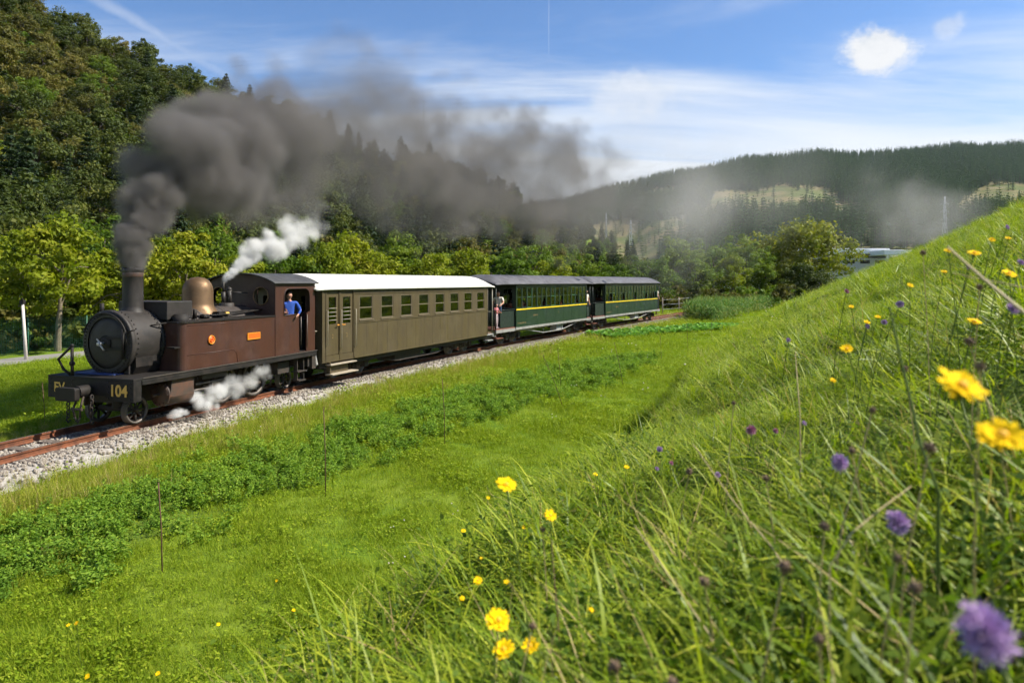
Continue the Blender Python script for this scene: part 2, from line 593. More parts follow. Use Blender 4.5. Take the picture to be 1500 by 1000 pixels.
def H(X, Y):
    X = np.atleast_1d(np.asarray(X, float))
    Y = np.atleast_1d(np.asarray(Y, float))
    z = np.full(X.shape, GZ)
    r = np.hypot(X, Y)
    # the bank the camera stands on
    s = bank_s(X, Y)
    s = np.where(s > 8, 8 + 2 * (1 - np.exp(-(s - 8) / 2)), s)
    lo_ = 1.30 - .66 * sm(9, 34, r)
    hi_ = lo_ + 1.0 - .68 * sm(8, 17, r)
    tt_ = np.clip((s - lo_) / (hi_ - lo_), 0, 1)
    b = s * tt_ * tt_ * (3 - 2 * tt_)
    b = np.where(s > 0, b, 0)
    fade = 1 - sm(62, 95, r)
    fadeb = 1 - sm(4, 30, -Y)
    z = z + b * fade * fadeb
    z = z + sm(1.2, 2.2, s) * fade * (.045 * np.sin(X * 3.1 + 1.7 * np.sin(Y * 1.3)) * np.sin(Y * 2.7 + .8) + .07 * np.sin(X * .9 + .4) * np.sin(Y * .8 + X * .3) + .16 * sm(6, 14, r) * np.sin(X * .55 + .9 * np.sin(Y * .23)) * np.sin(Y * .37 + 1.1)) * sm(1.2, 3.0, r)
    z = z + .05 * np.sin(X * .9 + 1) * np.sin(Y * .7) * sm(3, 8, r) * (1 - sm(60, 120, r)) * sm(2.2, 4.5, abs(track_lat(X, Y)[0]))
    # hills
    fr = Y > 5
    u = np.where(fr, X / np.maximum(Y, 1), np.sign(X) * 9)
    hy, hd, hb = (np.interp(u, HILL_U, HILL[:, i]) for i in (1, 2, 3))
    top = CAM_H + (HY - hy) / F * hd - 7.0
    top = np.maximum(top, GZ)
    t = np.clip((Y - hb) / (hd - hb), 0, 1.6)
    prof = np.where(t < 1, .72 * t + .28 * sm(0, 1, t) - .10 * np.sin(t * math.pi) * 1, 1 - .8 * sm(1, 1.6, t))
    lump = 1 + (.03 * np.sin(u * 31 + Y * .03) + .03 * np.sin(Y * .09 + u * 17)) * (1 - sm(.55, 1, t))
    z = z + np.where(fr & (Y > hb), (top - GZ) * prof * lump, 0)
    # far range
    fy = np.interp(u, FAR_U, FAR[:, 1])
    my = np.interp(u, MID_U, MID[:, 1])
    z_far = CAM_H + (HY - fy) / F * 1300 - 13
    z_mid = CAM_H + (HY - my) / F * 640 - 14
    z_mid = np.minimum(z_mid, z_far * .8)
    z0 = np.full(X.shape, GZ)
    zz = np.where(Y < 640, z0 + (z_mid - z0) * sm(0, 1, (Y - 360) / 280) ** .9,
                  z_mid + (z_far - z_mid) * (lambda q: .12 * q + .88 * q ** 1.1)(np.clip((Y - 640) / 660, 0, 1)))
    zz = np.where(Y > 1300, np.maximum(z_far - (Y - 1300) * .12, GZ), zz)
    zz = zz + sm(400, 600, Y) * 2.0 * np.sin(u * 60 + Y * .01)
    z = np.where(fr & (Y > 360), np.maximum(z, np.where(Y > 360, zz, z)), z)
    return z


def H1(x, y):
    return float(H([x], [y])[0])


def gp(px, py, z=GZ):
    """ground point at level z seen in the photo at that pixel"""
    Y = (CAM_H - z) * F / (py - HY)
    return (px - 750) / F * Y, Y


def inpoly(X, Y, poly):
    ins = np.zeros(len(X), bool)
    n = len(poly)
    for i in range(n):
        x0, y0 = poly[i]
        x1, y1 = poly[(i + 1) % n]
        c = ((y0 > Y) != (y1 > Y)) & (X < (x1 - x0) * (Y - y0) / (y1 - y0 + 1e-12) + x0)
        ins ^= c
    return ins


CROP = [gp(*p) for p in ((-260, 900), (-120, 905), (0, 872), (110, 835), (200, 803), (300, 760), (390, 722), (560, 665), (640, 640), (720, 606), (800, 585), (870, 565), (940, 538), (962, 524),
                         (900, 526), (800, 546), (700, 566), (620, 592), (520, 622), (400, 660), (280, 706), (160, 738), (60, 770), (-60, 800), (-260, 850))]
CABB = [gp(*p) for p in ((882, 500), (960, 499), (1075, 486), (1090, 478), (1000, 482), (930, 487))]
CORN = [gp(*p) for p in ((1000, 470), (1052, 474), (1098, 462), (1180, 444), (1190, 438), (1090, 440), (1030, 450))]

# terrain sheet: a polar grid about the camera, finer ahead
ang = np.concatenate([np.linspace(-52, 52, 620), np.linspace(52, 308, 150)[1:-1]])
ang = np.radians(ang)
rad = np.concatenate([[0.05], np.geomspace(.4, 60, 150), np.geomspace(61, 330, 110), np.geomspace(336, 1500, 70), np.geomspace(1600, 3200, 8)])
A_, R_ = np.meshgrid(ang, rad)
GX, GY = (R_ * np.sin(A_)).ravel(), (R_ * np.cos(A_)).ravel()
GH = H(GX, GY)
na, nr = len(ang), len(rad)
ii, jj = np.meshgrid(np.arange(nr - 1), np.arange(na), indexing='ij')
j2 = (jj + 1) % na
quad = np.stack([ii * na + jj, ii * na + j2, (ii + 1) * na + j2, (ii + 1) * na + jj], -1).reshape(-1, 4)
g_lat, g_st = track_lat(GX, GY)
gme = np_mesh('ground', np.c_[GX, GY, GH], quad[:, ::-1], None)
gme.polygons.foreach_set('use_smooth', [True] * len(gme.polygons))


def fattr(me, name, val):
    a = me.attributes.new(name, 'FLOAT', 'POINT')
    a.data.foreach_set('value', np.asarray(val, np.float32))


g_u = GX / np.maximum(GY, 1)
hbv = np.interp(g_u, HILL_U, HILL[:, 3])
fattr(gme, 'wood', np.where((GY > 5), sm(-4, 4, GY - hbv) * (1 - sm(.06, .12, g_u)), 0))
fattr(gme, 'dry', np.exp(-((abs(g_lat) - 2.6) / 1.1) ** 2))
fattr(gme, 'soil', np.where(inpoly(GX, GY, CROP), 1.0, 0.0))
fattr(gme, 'bank', sm(.7, 1.4, bank_s(GX, GY)))


def groundmat():
    m = bpy.data.materials.new('ground_soil')
    m.use_nodes = True
    t = NT(m.node_tree)
    at = lambda n: t.n('ShaderNodeAttribute', attribute_name=n).outputs['Fac']
    pos = t.n('ShaderNodeNewGeometry').outputs['Position']
    n1 = t.noise(pos, .35, 6, .6)
    n2 = t.noise(pos, 6.0, 5, .7)
    n3 = t.noise(pos, .02, 5, .6)
    c = t.mix(t.sstep(n1, .35, .68), (.105, .180, .010), (.185, .240, .022))
    c = t.mix(t.math('MULTIPLY', n2, .5), c, (.045, .075, .012))
    c = t.mix(t.math('MULTIPLY', at('dry'), t.sstep(n2, .3, .6)), c, (.27, .25, .070))
    c = t.mix(t.math('MULTIPLY', at('soil'), .6), c, (.045, .085, .014))
    c = t.mix(t.math('MULTIPLY', at('bank'), .7), c, (.040, .060, .012))
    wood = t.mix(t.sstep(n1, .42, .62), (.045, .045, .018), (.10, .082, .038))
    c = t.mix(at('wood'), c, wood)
    sp = t.n('ShaderNodeSeparateXYZ', ins={0: pos})
    farf = t.sstep(sp.outputs[1], 250, 420)
    farc = t.mix(t.sstep(n3, .38, .62), (.085, .105, .030), (.185, .150, .075))
    c = t.mix(farf, c, farc)
    p = t.n('ShaderNodeBsdfPrincipled', ins={'Roughness': .95, 'Specular IOR Level': .1})
    t.link(c, p.inputs['Base Color'])
    b = t.n('ShaderNodeBump', ins={'Height': n2, 'Strength': .5, 'Distance': .06})
    t.link(b.outputs[0], p.inputs['Normal'])
    t.link(p.outputs[0], t.n('ShaderNodeOutputMaterial').inputs[0])
    return m


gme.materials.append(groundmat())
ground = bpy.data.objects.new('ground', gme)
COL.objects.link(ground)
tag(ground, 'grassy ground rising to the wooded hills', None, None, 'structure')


def sweep(s0, s1, n, prof, zoff=0.0):
    """open cross-section (lat, z) swept along the track"""
    ss = np.linspace(s0, s1, n)
    x, y, t = track(ss)
    k = len(prof)
    V = []
    for i in range(n):
        for (l, z) in prof:
            V.append((x[i] + l * math.cos(t[i]), y[i] - l * math.sin(t[i]), z + zoff))
    q = [(i * k + j, i * k + j + 1, (i + 1) * k + j + 1, (i + 1) * k + j) for i in range(n - 1) for j in range(k - 1)]
    return V, q


# road beyond the left field, parallel to the line
V, q = sweep(-14, 70, 120, [(-17.6, GZ + .0), (-17.5, GZ + .075), (-15.2, GZ + .085), (-15.1, GZ + .0)])
V = [(x, y, z if (k % 4 in (1, 2)) else z - .1) for k, (x, y, z) in enumerate(V)]
mat('asphalt', (0.2100, 0.1995, 0.1820), .9, col2=(0.1540, 0.1435, 0.1260), nscale=2)
b = MB()
b.add(V, q)
tag(b.build('road', 'asphalt', fix=False), 'pale narrow road beyond the mown field', None, None, 'structure')


# ------------------------------------------------------------------ geometry-nodes scattering (for stuff)
def proto_collection(name, meshes):
    c = bpy.data.collections.new(name)
    for i, me in enumerate(meshes):
        o = bpy.data.objects.new('%s_%02d' % (name, i), me)
        c.objects.link(o)
    return c


def scatter(name, pts, coll, idx, eul, scl, label):
    pts = np.asarray(pts, np.float32)
    n = len(pts)
    me = bpy.data.meshes.new(name)
    me.vertices.add(n)
    me.vertices.foreach_set('co', pts.ravel())
    a = me.attributes.new('rot', 'FLOAT_VECTOR', 'POINT')
    a.data.foreach_set('vector', np.asarray(eul, np.float32).ravel())
    a = me.attributes.new('scl', 'FLOAT_VECTOR', 'POINT')
    scl = np.asarray(scl, np.float32)
    if scl.ndim == 1:
        scl = np.repeat(scl[:, None], 3, 1)
    a.data.foreach_set('vector', scl.ravel())
    a = me.attributes.new('pick', 'INT', 'POINT')
    a.data.foreach_set('value', np.asarray(idx, np.int32))
    o = bpy.data.objects.new(name, me)
    COL.objects.link(o)
    g = bpy.data.node_groups.new(name + '_nodes', 'GeometryNodeTree')
    g.interface.new_socket('Geometry', in_out='INPUT', socket_type='NodeSocketGeometry')
    g.interface.new_socket('Geometry', in_out='OUTPUT', socket_type='NodeSocketGeometry')
    N, L = g.nodes, g.links
    gi, go = N.new('NodeGroupInput'), N.new('NodeGroupOutput')
    ci = N.new('GeometryNodeCollectionInfo')
    ci.inputs['Collection'].default_value = coll
    ci.inputs['Separate Children'].default_value = True
    ci.inputs['Reset Children'].default_value = True
    ip = N.new('GeometryNodeInstanceOnPoints')

    def na_(nm, typ):
        x = N.new('GeometryNodeInputNamedAttribute')
        x.data_type = typ
        x.inputs['Name'].default_value = nm
        return x.outputs['Attribute']
    e2r = N.new('FunctionNodeEulerToRotation')
    L.new(na_('rot', 'FLOAT_VECTOR'), e2r.inputs[0])
    L.new(gi.outputs[0], ip.inputs['Points'])
    L.new(ci.outputs[0], ip.inputs['Instance'])
    ip.inputs['Pick Instance'].default_value = True
    L.new(na_('pick', 'INT'), ip.inputs['Instance Index'])
    L.new(e2r.outputs[0], ip.inputs['Rotation'])
    L.new(na_('scl', 'FLOAT_VECTOR'), ip.inputs['Scale'])
    L.new(ip.outputs[0], go.inputs[0])
    md = o.modifiers.new('scatter', 'NODES')
    md.node_group = g
    tag(o, label, None, None, 'stuff')
    return o


def ring(y0, y1, dens, u0=-.86, u1=.86, pad=.0):
    a = (u1 - u0) * (y1 * y1 - y0 * y0) / 2 + 2 * pad * (y1 - y0)
    n = int(a * dens)
    Y = np.sqrt(rng.random(n) * (y1 * y1 - y0 * y0) + y0 * y0)
    X = (u0 + (u1 - u0) * rng.random(n)) * Y
    X = X + (rng.random(n) * 2 - 1) * pad
    return X, Y


# ------------------------------------------------------------------ leaf and blade generators
def unit(a):
    return a / np.maximum(np.linalg.norm(a, axis=-1, keepdims=True), 1e-9)


def leaf_quads(C, Nrm, a, b_):
    """diamond leaves at centres C with normals Nrm, half length a, half width b"""
    n = len(C)
    t = unit(np.cross(Nrm, rng.normal(size=(n, 3))))
    s = np.cross(Nrm, t)
    a = np.asarray(a).reshape(-1, 1) * np.ones((n, 1))
    b_ = np.asarray(b_).reshape(-1, 1) * np.ones((n, 1))
    V = np.stack([C - t * a, C + s * b_ - t * a * .15 + Nrm * a * .12, C + t * a, C - s * b_ - t * a * .15 + Nrm * a * .12], 1).reshape(-1, 3)
    Q = np.arange(4 * n).reshape(-1, 4)
    return V, Q


def blades(n, rad_, l0, l1, wid, tilt0, tilt1, curl, seg=4, name='blades', m='grass_long', lay=0.0):
    """a tuft of grass blades"""
    ph = rng.random(n) * 2 * np.pi
    r = rad_ * np.sqrt(rng.random(n))
    ba = rng.random(n) * 2 * np.pi
    base = np.c_[r * np.cos(ba), r * np.sin(ba), np.full(n, -.02)]
    ln = l0 + (l1 - l0) * rng.random(n)
    tilt = tilt0 + (tilt1 - tilt0) * rng.random(n)
    cu = curl * (.5 + rng.random(n))
    dirv = np.c_[np.cos(ph), np.sin(ph)]
    if lay:
        dirv = unit(dirv + lay * np.array([[-.8, -.6]]))
    side = np.c_[-dirv[:, 1], dirv[:, 0], np.zeros(n)]
    P = base.copy()
    rows = []
    wv = wid * (.6 + .8 * rng.random(n))
    for k in range(seg + 1):
        f = k / seg
        ww = (wv * (1 - f ** 2.2) * .5 + .0002)[:, None]
        tw = side * np.cos(f * .6)
        rows.append(np.stack([P - tw * ww, P + tw * ww], 1))
        th = tilt + cu * f
        P = P + np.c_[dirv * np.sin(th)[:, None], np.cos(th)] * (ln / seg)[:, None]
    V = np.stack(rows, 1)                        # n, seg+1, 2, 3
    V = V.reshape(-1, 3)
    k = np.arange(n)[:, None] * (seg + 1) * 2 + np.arange(seg)[None] * 2
    Q = np.stack([k, k + 1, k + 3, k + 2], -1).reshape(-1, 4)
    var = np.repeat(rng.random(n), (seg + 1) * 2)
    return np_mesh(name, V, Q, m, var)


def tube_np(paths, rads, n=5):
    b_ = MB()
    for p, r in zip(paths, rads):
        b_.tube(p, r, n, caps=False)
    return b_


def broadleaf(h, cr, ch, trunk_h, ncl, nleaf, ls, m, bark='bark', seed=0, flat=1.0):
    """returns crown mesh, trunk mesh; cr crown radius, ch crown height"""
    global rng
    keep = rng
    rng = np.random.default_rng(seed)
    cz = h - ch * .5
    d = unit(rng.normal(size=(ncl, 3)))
    rr = (.45 + .55 * rng.random(ncl) ** .6)
    shape = 1 + .28 * np.sin(3 * np.arctan2(d[:, 1], d[:, 0]) + seed) * (1 - abs(d[:, 2]))
    shape = shape * (1 + .18 * np.sin(2 * np.arctan2(d[:, 1], d[:, 0]) + 2.1 * seed) + .16 * rng.normal(size=ncl))
    cc = d * rr[:, None] * np.array([cr, cr, ch * .5]) * shape[:, None] * .86
    zn = cc[:, 2] / (ch * .5)
    cc[:, :2] *= (1.08 - .42 * np.clip(zn, -.3, 1))[:, None]
    cc = cc + np.array([0, 0, cz])
    cs = cr * (.13 + .24 * rng.random(ncl) ** 1.4)
    n = ncl * nleaf
    ci = np.repeat(np.arange(ncl), nleaf)
    off = unit(rng.normal(size=(n, 3))) * (rng.random(n) ** .45)[:, None] * cs[ci][:, None] * np.array([1.15, 1.15, .72])
    C = cc[ci] + off
    out = unit(off + np.array([0, 0, .5]) * cs[ci][:, None] + rng.normal(size=(n, 3)) * cs[ci][:, None] * .5)
    V, Q = leaf_quads(C, out, ls * (.7 + .6 * rng.random(n)), ls * .55 * (.7 + .6 * rng.random(n)))
    cv = rng.random(ncl)
    var = np.clip(.55 * cv[ci] + .45 * rng.random(n), 0, 1)
    crown = np_mesh('crown', V, Q, m, np.repeat(var, 4))
    t = MB()
    lean = rng.normal(size=2) * .04 * h
    tr = .018 * h + .02
    top = Vector((lean[0], lean[1], cz + ch * .15))
    t.tube([(0, 0, -.35), (lean[0] * .2, lean[1] * .2, trunk_h * .5), (lean[0] * .5, lean[1] * .5, trunk_h), tuple(top)], [tr * 1.35, tr, tr * .82, tr * .25], 7)
    for k in range(min(9, ncl)):
        st = Vector((lean[0] * .5, lean[1] * .5, trunk_h)).lerp(top, rng.random() * .7)
        e = Vector(cc[k])
        mid_ = st.lerp(e, .5) + Vector((0, 0, .06 * h))
        t.tube([st, mid_, e], [tr * .45, tr * .3, tr * .1], 5, caps=False)
    tm = t.mesh('trunk')
    tm.materials.append(MATS[bark])
    rng = keep
    return crown, tm


def conifer(h, r, m, seed, layers=13, droop=.12, clump=1.0, bare=.12):
    global rng
    keep = rng
    rng = np.random.default_rng(seed)
    C, Nn, var = [], [], []
    t = MB()
    t.tube([(0, 0, -.4), (0, 0, h * .5), (0, 0, h * .98)], [.016 * h + .03, .010 * h + .02, .01], 6)
    for i in range(layers):
        f = i / (layers - 1)
        z = h * (bare + (1 - bare) * f)
        rl = r * (1 - f) ** .8 * (.75 + .4 * rng.random()) + .15
        nb = 7 if f < .8 else 5
        a0 = rng.random() * 6.28
        for k in range(nb):
            a = a0 + 6.283 * k / nb + rng.normal() * .15
            ln = rl * (.75 + .4 * rng.random())
            dv = np.array([math.cos(a), math.sin(a), -droop + .25 * f])
            if f < .85:
                t.tube([(0, 0, z), tuple(np.array([0, 0, z]) + dv * ln * .9)], [.012 * h * (1 - f) * .4 + .008, .006], 4, caps=False)
            nl = int(26 * clump)
            q_ = .18 + .82 * rng.random(nl)
            P = np.array([0, 0, z]) + dv * (ln * q_)[:, None] + rng.normal(size=(nl, 3)) * (ln * .13 + .06) * np.array([1, 1, .6])
            C.append(P)
            Nn.append(unit(rng.normal(size=(nl, 3)) * .7 + np.array([dv[0] * .3, dv[1] * .3, 1.0])))
            cvv = rng.random()
            var.append(np.clip(.5 * cvv + .5 * rng.random(nl), 0, 1))
    C, Nn, var = np.concatenate(C), np.concatenate(Nn), np.concatenate(var)
    n = len(C)
    V, Q = leaf_quads(C, Nn, h * .028 * (.7 + .7 * rng.random(n)), h * .011 * (.7 + .7 * rng.random(n)))
    crown = np_mesh('crown', V, Q, m, np.repeat(var, 4))
    tm = t.mesh('trunk')
    tm.materials.append(MATS['bark'])
    rng = keep
    return crown, tm


def place_tree(name, crown, trunk, x, y, z, s, rz, label, group, cat='tree', sz=None):
    o = thing(name, label, cat, (x, y, z), rz, group)
    o.scale = (s, s, sz or s)
    for nm, me in (('crown', crown), ('trunk', trunk)):
        c = bpy.data.objects.new(nm, me)
        COL.objects.link(c)
        c.parent = o
    return o

# ------------------------------------------------------------------ railway track
trk = thing('railway_track', 'rusty metre gauge railway track on white ballast, curving away', 'railway track', (0, 0, 0))
RAIL = [(-.055, -.13), (-.055, -.118), (-.012, -.10), (-.012, -.045), (-.03, -.032), (-.03, 0.0), (.03, 0.0), (.03, -.032), (.012, -.045), (.012, -.10), (.055, -.118), (.055, -.13)]
for side in (-.53, .53):
    V, q = sweep(-30, 110, 260, [(side + l, z) for l, z in RAIL])
    MB().add(V, q).build('rail', 'rail_rust', trk, fix=False)
    V, q = sweep(-30, 110, 260, [(side - .024, .003), (side + .024, .003)])
    MB().add(V, q).build('rail_head', 'rail_top', trk, fix=False)
sl = MB().box(-.11, .11, -.95, .95, -.26, -.125)
sl_me = None
for k in range(112):
    s_ = -8 + k * .62
    x, y, t = track(s_)
    if sl_me is None:
        o = sl.build('sleeper', 'sleeper_wood', trk, bevel=.01)
        sl_me = o.data
    else:
        o = bpy.data.objects.new('sleeper', sl_me)
        COL.objects.link(o)
        o.parent = trk
    o.location = (x, y, random.uniform(-.006, .006))
    o.rotation_euler = (0, 0, math.pi / 2 - t + random.uniform(-.02, .02))
# chairs and fishplates holding the near rail
fp = MB()
for s_ in (1.5, 9.5, 17.5, 25.5, 33.5):
    x, y, t = track(s_)
    for sd in (-1, 1):
        for off in (.045, -.045):
            l = sd * .53 + off
            c = Vector((x + l * math.cos(t), y - l * math.sin(t), -.07))
            d = Vector((math.sin(t), math.cos(t), 0)) * .22
            fp.tube([c - d, c + d], .026, 6)
tag(fp.build('fishplates', 'black_iron', trk), kind='stuff')

V, q = sweep(-30, 110, 200, [(-1.9, GZ - .06), (-1.35, -.19), (-1.0, -.15), (0, -.165), (1.0, -.15), (1.25, -.19), (1.75, GZ - .06)])
mat('ballast_bed', (0.3520, 0.3280, 0.2960), .95, col2=(0.2000, 0.1760, 0.1520), nscale=16, nmix=.95, bump=1.0, bscale=22)
tag(MB().add(V, q).build('ballast_bed', 'ballast_bed', fix=False), 'pale stone ballast bed under the track', None, None, 'structure')

stones = []
for k in range(5):
    bm = bmesh.new()
    bmesh.ops.create_icosphere(bm, subdivisions=1, radius=1)
    rs = np.random.default_rng(40 + k)
    for v in bm.verts:
        v.co *= .72 + .5 * rs.random()
        v.co.z *= .7
    me = bpy.data.meshes.new('stone')
    bm.to_mesh(me)
    bm.free()
    me.materials.append(MATS['stone'])
    stones.append(me)
st_c = proto_collection('stone', stones)
n = 26000
ss = -12 + 74 * rng.random(n) ** 1.25
lat = np.clip(rng.normal(size=n) * .55 + .5, -1.8, 1.9)
x, y, t = track(ss)
X, Y = x + lat * np.cos(t), y - lat * np.sin(t)
zb = np.interp(lat, [-1.9, -1.35, -1, 0, 1, 1.25, 1.75], [GZ, -.19, -.15, -.165, -.15, -.19, GZ])
k_ = (abs(abs(lat) - .53) > .08)
keep_edge = rng.random(n) > sm(1.2, 1.9, lat) * .85
k_ &= keep_edge
n = k_.sum()
scatter('ballast', np.c_[X, Y, zb + .012][k_], st_c, rng.integers(0, 5, n), rng.random((n, 3)) * 6.28, .022 + .026 * rng.random(n), 'loose pale limestone ballast along the rails')


# ------------------------------------------------------------------ vehicles: shared pieces
class Veh:
    def __init__(self, a, L):
        x0, y0, _ = track(a)
        x1, y1, _ = track(a + L)
        self.A = (float(x0), float(y0))
        self.rz = math.atan2(y1 - y0, x1 - x0)


def circle2(c, r, n=28, sq=1.0):
    return [(c[0] + r * math.cos(2 * math.pi * k / n), c[1] + r * sq * math.sin(2 * math.pi * k / n)) for k in range(n)]


def rrect(x0, x1, z0, z1, r, n=4, top_only=False):
    pts = []
    for cx, cz, a0, rr in ((x1 - r, z1 - r, 0, r), (x0 + r, z1 - r, 90, r), (x0 + r, z0 + r, 180, r), (x1 - r, z0 + r, 270, r)):
        if top_only and a0 >= 180:
            pts.append((x0, z0) if a0 == 180 else (x1, z0))
            continue
        for k in range(n + 1):
            t = R(a0 + 90 * k / n)
            pts.append((cx + rr * math.cos(t), cz + rr * math.sin(t)))
    return pts


def side_fn(yo, sgn):
    """plate in the x-z plane at y = yo, thickness going inwards"""
    return lambda a, b, d: (a, yo - sgn * d, b)


def end_fn(xo):
    return lambda a, b, d: (xo + d, a, b)


def wheel(parent, x, y, r, spokes=9, m='under_iron', sgn=1):
    wv = MB()
    wv.lathe([(.16 * r, -.06), (.16 * r, .06)], axis='y', n=12)
    wv.lathe([(.001, .06), (.16 * r, .06)], axis='y', n=12)
    wv.lathe([(.001, -.06), (.16 * r, -.06)], axis='y', n=12)
    for k in range(spokes):
        t = 2 * math.pi * k / spokes
        wv.tube([(.1 * r * math.cos(t), 0, .1 * r * math.sin(t)), (.86 * r * math.cos(t), 0, .86 * r * math.sin(t))], .05 * r + .012, 5)
    o = wv.build('wheel', m, parent, loc=(x, y, r))
    ty = MB().lathe([(.82 * r, -.05), (.98 * r, -.055), (r, .045), (r * 1.06, .05), (r * 1.06, .07), (.82 * r, .07), (.82 * r, -.05)], axis='y', n=32)
    t = ty.build('tyre', 'wheel_steel', o)
    if sgn > 0:
        t.rotation_euler = (0, 0, math.pi)
    return o


mat('wheel_steel', (.105, .090, .078), .5, col2=(.05, .042, .036), metal=.3)


def arch_roof(x0, x1, hw, eave, crown, th, ends=0.0, n=18, m=24, drop=.0):
    """arched roof skin; ends > 0 rounds the last stretch downwards"""
    V, Q = [], []
    xs = np.unique(np.concatenate([np.linspace(x0, x0 + max(ends, .01), 5), np.linspace(x0 + max(ends, .01), x1 - max(ends, .01), m), np.linspace(x1 - max(ends, .01), x1, 5)]))
    for lay in (0, 1):
        for xx in xs:
            e = 0
            if ends:
                dd = min(xx - x0, x1 - xx)
                e = (1 - min(1, dd / ends)) ** 2
            for k in range(n + 1):
                a = k / n * 2 - 1
                yy = math.copysign(abs(a) ** .8, a) * hw
                zz = eave + (crown - eave) * (1 - abs(yy / hw) ** 2.4) * (1 - e * .55) - e * drop
                V.append((xx, yy * (1 - .03 * e), zz - lay * th))
    nx = len(xs)
    k1 = n + 1
    off = nx * k1
    for i in range(nx - 1):
        for k in range(n):
            Q.append((i * k1 + k, i * k1 + k + 1, (i + 1) * k1 + k + 1, (i + 1) * k1 + k))
            Q.append((off + i * k1 + k, off + (i + 1) * k1 + k, off + (i + 1) * k1 + k + 1, off + i * k1 + k + 1))
    for i in range(nx - 1):
        for k in (0, n):
            Q.append((i * k1 + k, (i + 1) * k1 + k, off + (i + 1) * k1 + k, off + i * k1 + k))
    for k in range(n):
        for i in (0, nx - 1):
            Q.append((i * k1 + k, i * k1 + k + 1, off + i * k1 + k + 1, off + i * k1 + k))
    return MB().add(V, Q, True)


def text_mesh(txt, size, name, m, parent, loc, rot, extr=.004, bold=.0):
    cu = bpy.data.curves.new(name, 'FONT')
    cu.body = txt
    cu.size = size
    cu.extrude = extr
    cu.offset = bold
    cu.align_x = 'CENTER'
    cu.align_y = 'CENTER'
    tmp = bpy.data.objects.new(name + '_curve', cu)
    COL.objects.link(tmp)
    dg = bpy.context.evaluated_depsgraph_get()
    me = bpy.data.meshes.new_from_object(tmp.evaluated_get(dg))
    bpy.data.objects.remove(tmp)
    me.materials.clear()
    me.materials.append(MATS[m])
    o = bpy.data.objects.new(name, me)
    COL.objects.link(o)
    o.parent = parent
    o.location = loc
    o.rotation_euler = rot
    return o


def rivets(mb, pts, r=.014):
    for p in pts:
        mb.sphere(p, r, 5, 4)


# ------------------------------------------------------------------ the locomotive (x runs back from the buffer beam, -y is the side in view)
LV = Veh(-.45, 6.35)
loco = thing('steam_locomotive', 'brown steam tank locomotive with black smokebox and copper dome, blowing smoke', 'locomotive', (*LV.A, 0), LV.rz)
FPZ = 1.08
# footplate and buffer beam
b = MB()
b.box(0, 6.4, -1.2, 1.2, FPZ - .05, FPZ)
b.box(.22, 6.4, -1.2, -1.15, FPZ - .15, FPZ - .05)
b.box(.22, 6.4, 1.15, 1.2, FPZ - .15, FPZ - .05)
b.build('footplate', 'black_iron', loco, bevel=.008)
MB().box(.22, 6.42, -1.212, -1.201, FPZ - .012, FPZ + .008).build('footplate_edge', 'wheel_steel', loco)
bb = MB()
bb.plate([(-1.2, .60), (-.55, .60), (-.40, .70), (.40, .70), (.55, .60), (1.2, .60), (1.2, FPZ - .05), (-1.2, FPZ - .05)], [], end_fn(0.0), .05)
bb.box(.05, .20, -1.2, -1.16, .60, FPZ - .052)
bb.box(.05, .20, 1.16, 1.2, .60, FPZ - .052)
beam = bb.build('buffer_beam', 'black_iron', loco, bevel=.006)
rv = MB()
rivets(rv, [(-.004, y, z) for y in (-1.12, -.52, .5, 1.12) for z in (.66, .78, .90, 1.0)], .017)
tag(rv.build('rivet_rows', 'smokebox', beam), kind='stuff')
text_mesh('104', .33, 'number', 'gold_paint', beam, (-.008, -.80, .815), (R(90), 0, R(-90)), .003, .010)
text_mesh('FV', .29, 'lettering', 'gold_paint', beam, (-.008, .86, .82), (R(90), 0, R(-90)), .003, .006)
# central buffer, hook and chains
b = MB()
b.box(-.46, 0, -.09, .09, .72, .88)
b.plate(rrect(-.27, .27, .66, .93, .04), [], end_fn(-.56), .11)
b.cyl((-.30, 0, .80), (-.05, 0, .80), .13, 14)
b.build('central_buffer', 'black_iron', loco, bevel=.008)
for yy in (-.30, .36):
    c = MB()
    for k in range(6):
        c.torus((-.20, yy, .70 - k * .085), .035, .012, 'x' if k % 2 else 'y', 10, 5, sq=1.45)
    c.tube([(-.20, yy, .26), (-.24, yy, .20), (-.20, yy, .14), (-.15, yy, .18)], .018, 6)
    c.build('safety_chain', 'under_iron', loco)
c = MB()
c.tube([(-.20, -.07, .72), (-.30, -.10, .45), (-.28, -.07, .28)], .022, 6)
c.tube([(-.20, .07, .72), (-.30, .10, .45), (-.28, .07, .28)], .022, 6)
c.cyl((-.29, -.15, .45), (-.29, .15, .45), .028, 8)
c.tube([(-.28, -.07, .28), (-.27, 0, .18), (-.28, .07, .28)], .022, 6)
c.tube([(-.10, -.2, .70), (-.14, -.2, .45), (-.10, -.2, .3)], .03, 6)
c.build('screw_coupling', 'under_iron', loco)
# bent hand lever post on the left of the beam
c = MB()
c.tube([(.06, .56, .95), (.05, .56, 1.30), (.05, .56, 1.72)], .032, 8)
c.tube([(.05, .56, 1.72), (.02, .92, 1.42), (.05, .80, 1.20), (.06, .62, 1.10)], .028, 8)
c.sphere((.05, .56, 1.34), .06)
c.sphere((.05, .56, 1.72), .045)
c.build('hand_lever', 'black_iron', loco)
MB().box(.28, .75, -.35, .75, FPZ + .004, FPZ + .035).build('blue_sheet', 'blue_sheet', loco, bevel=.01)
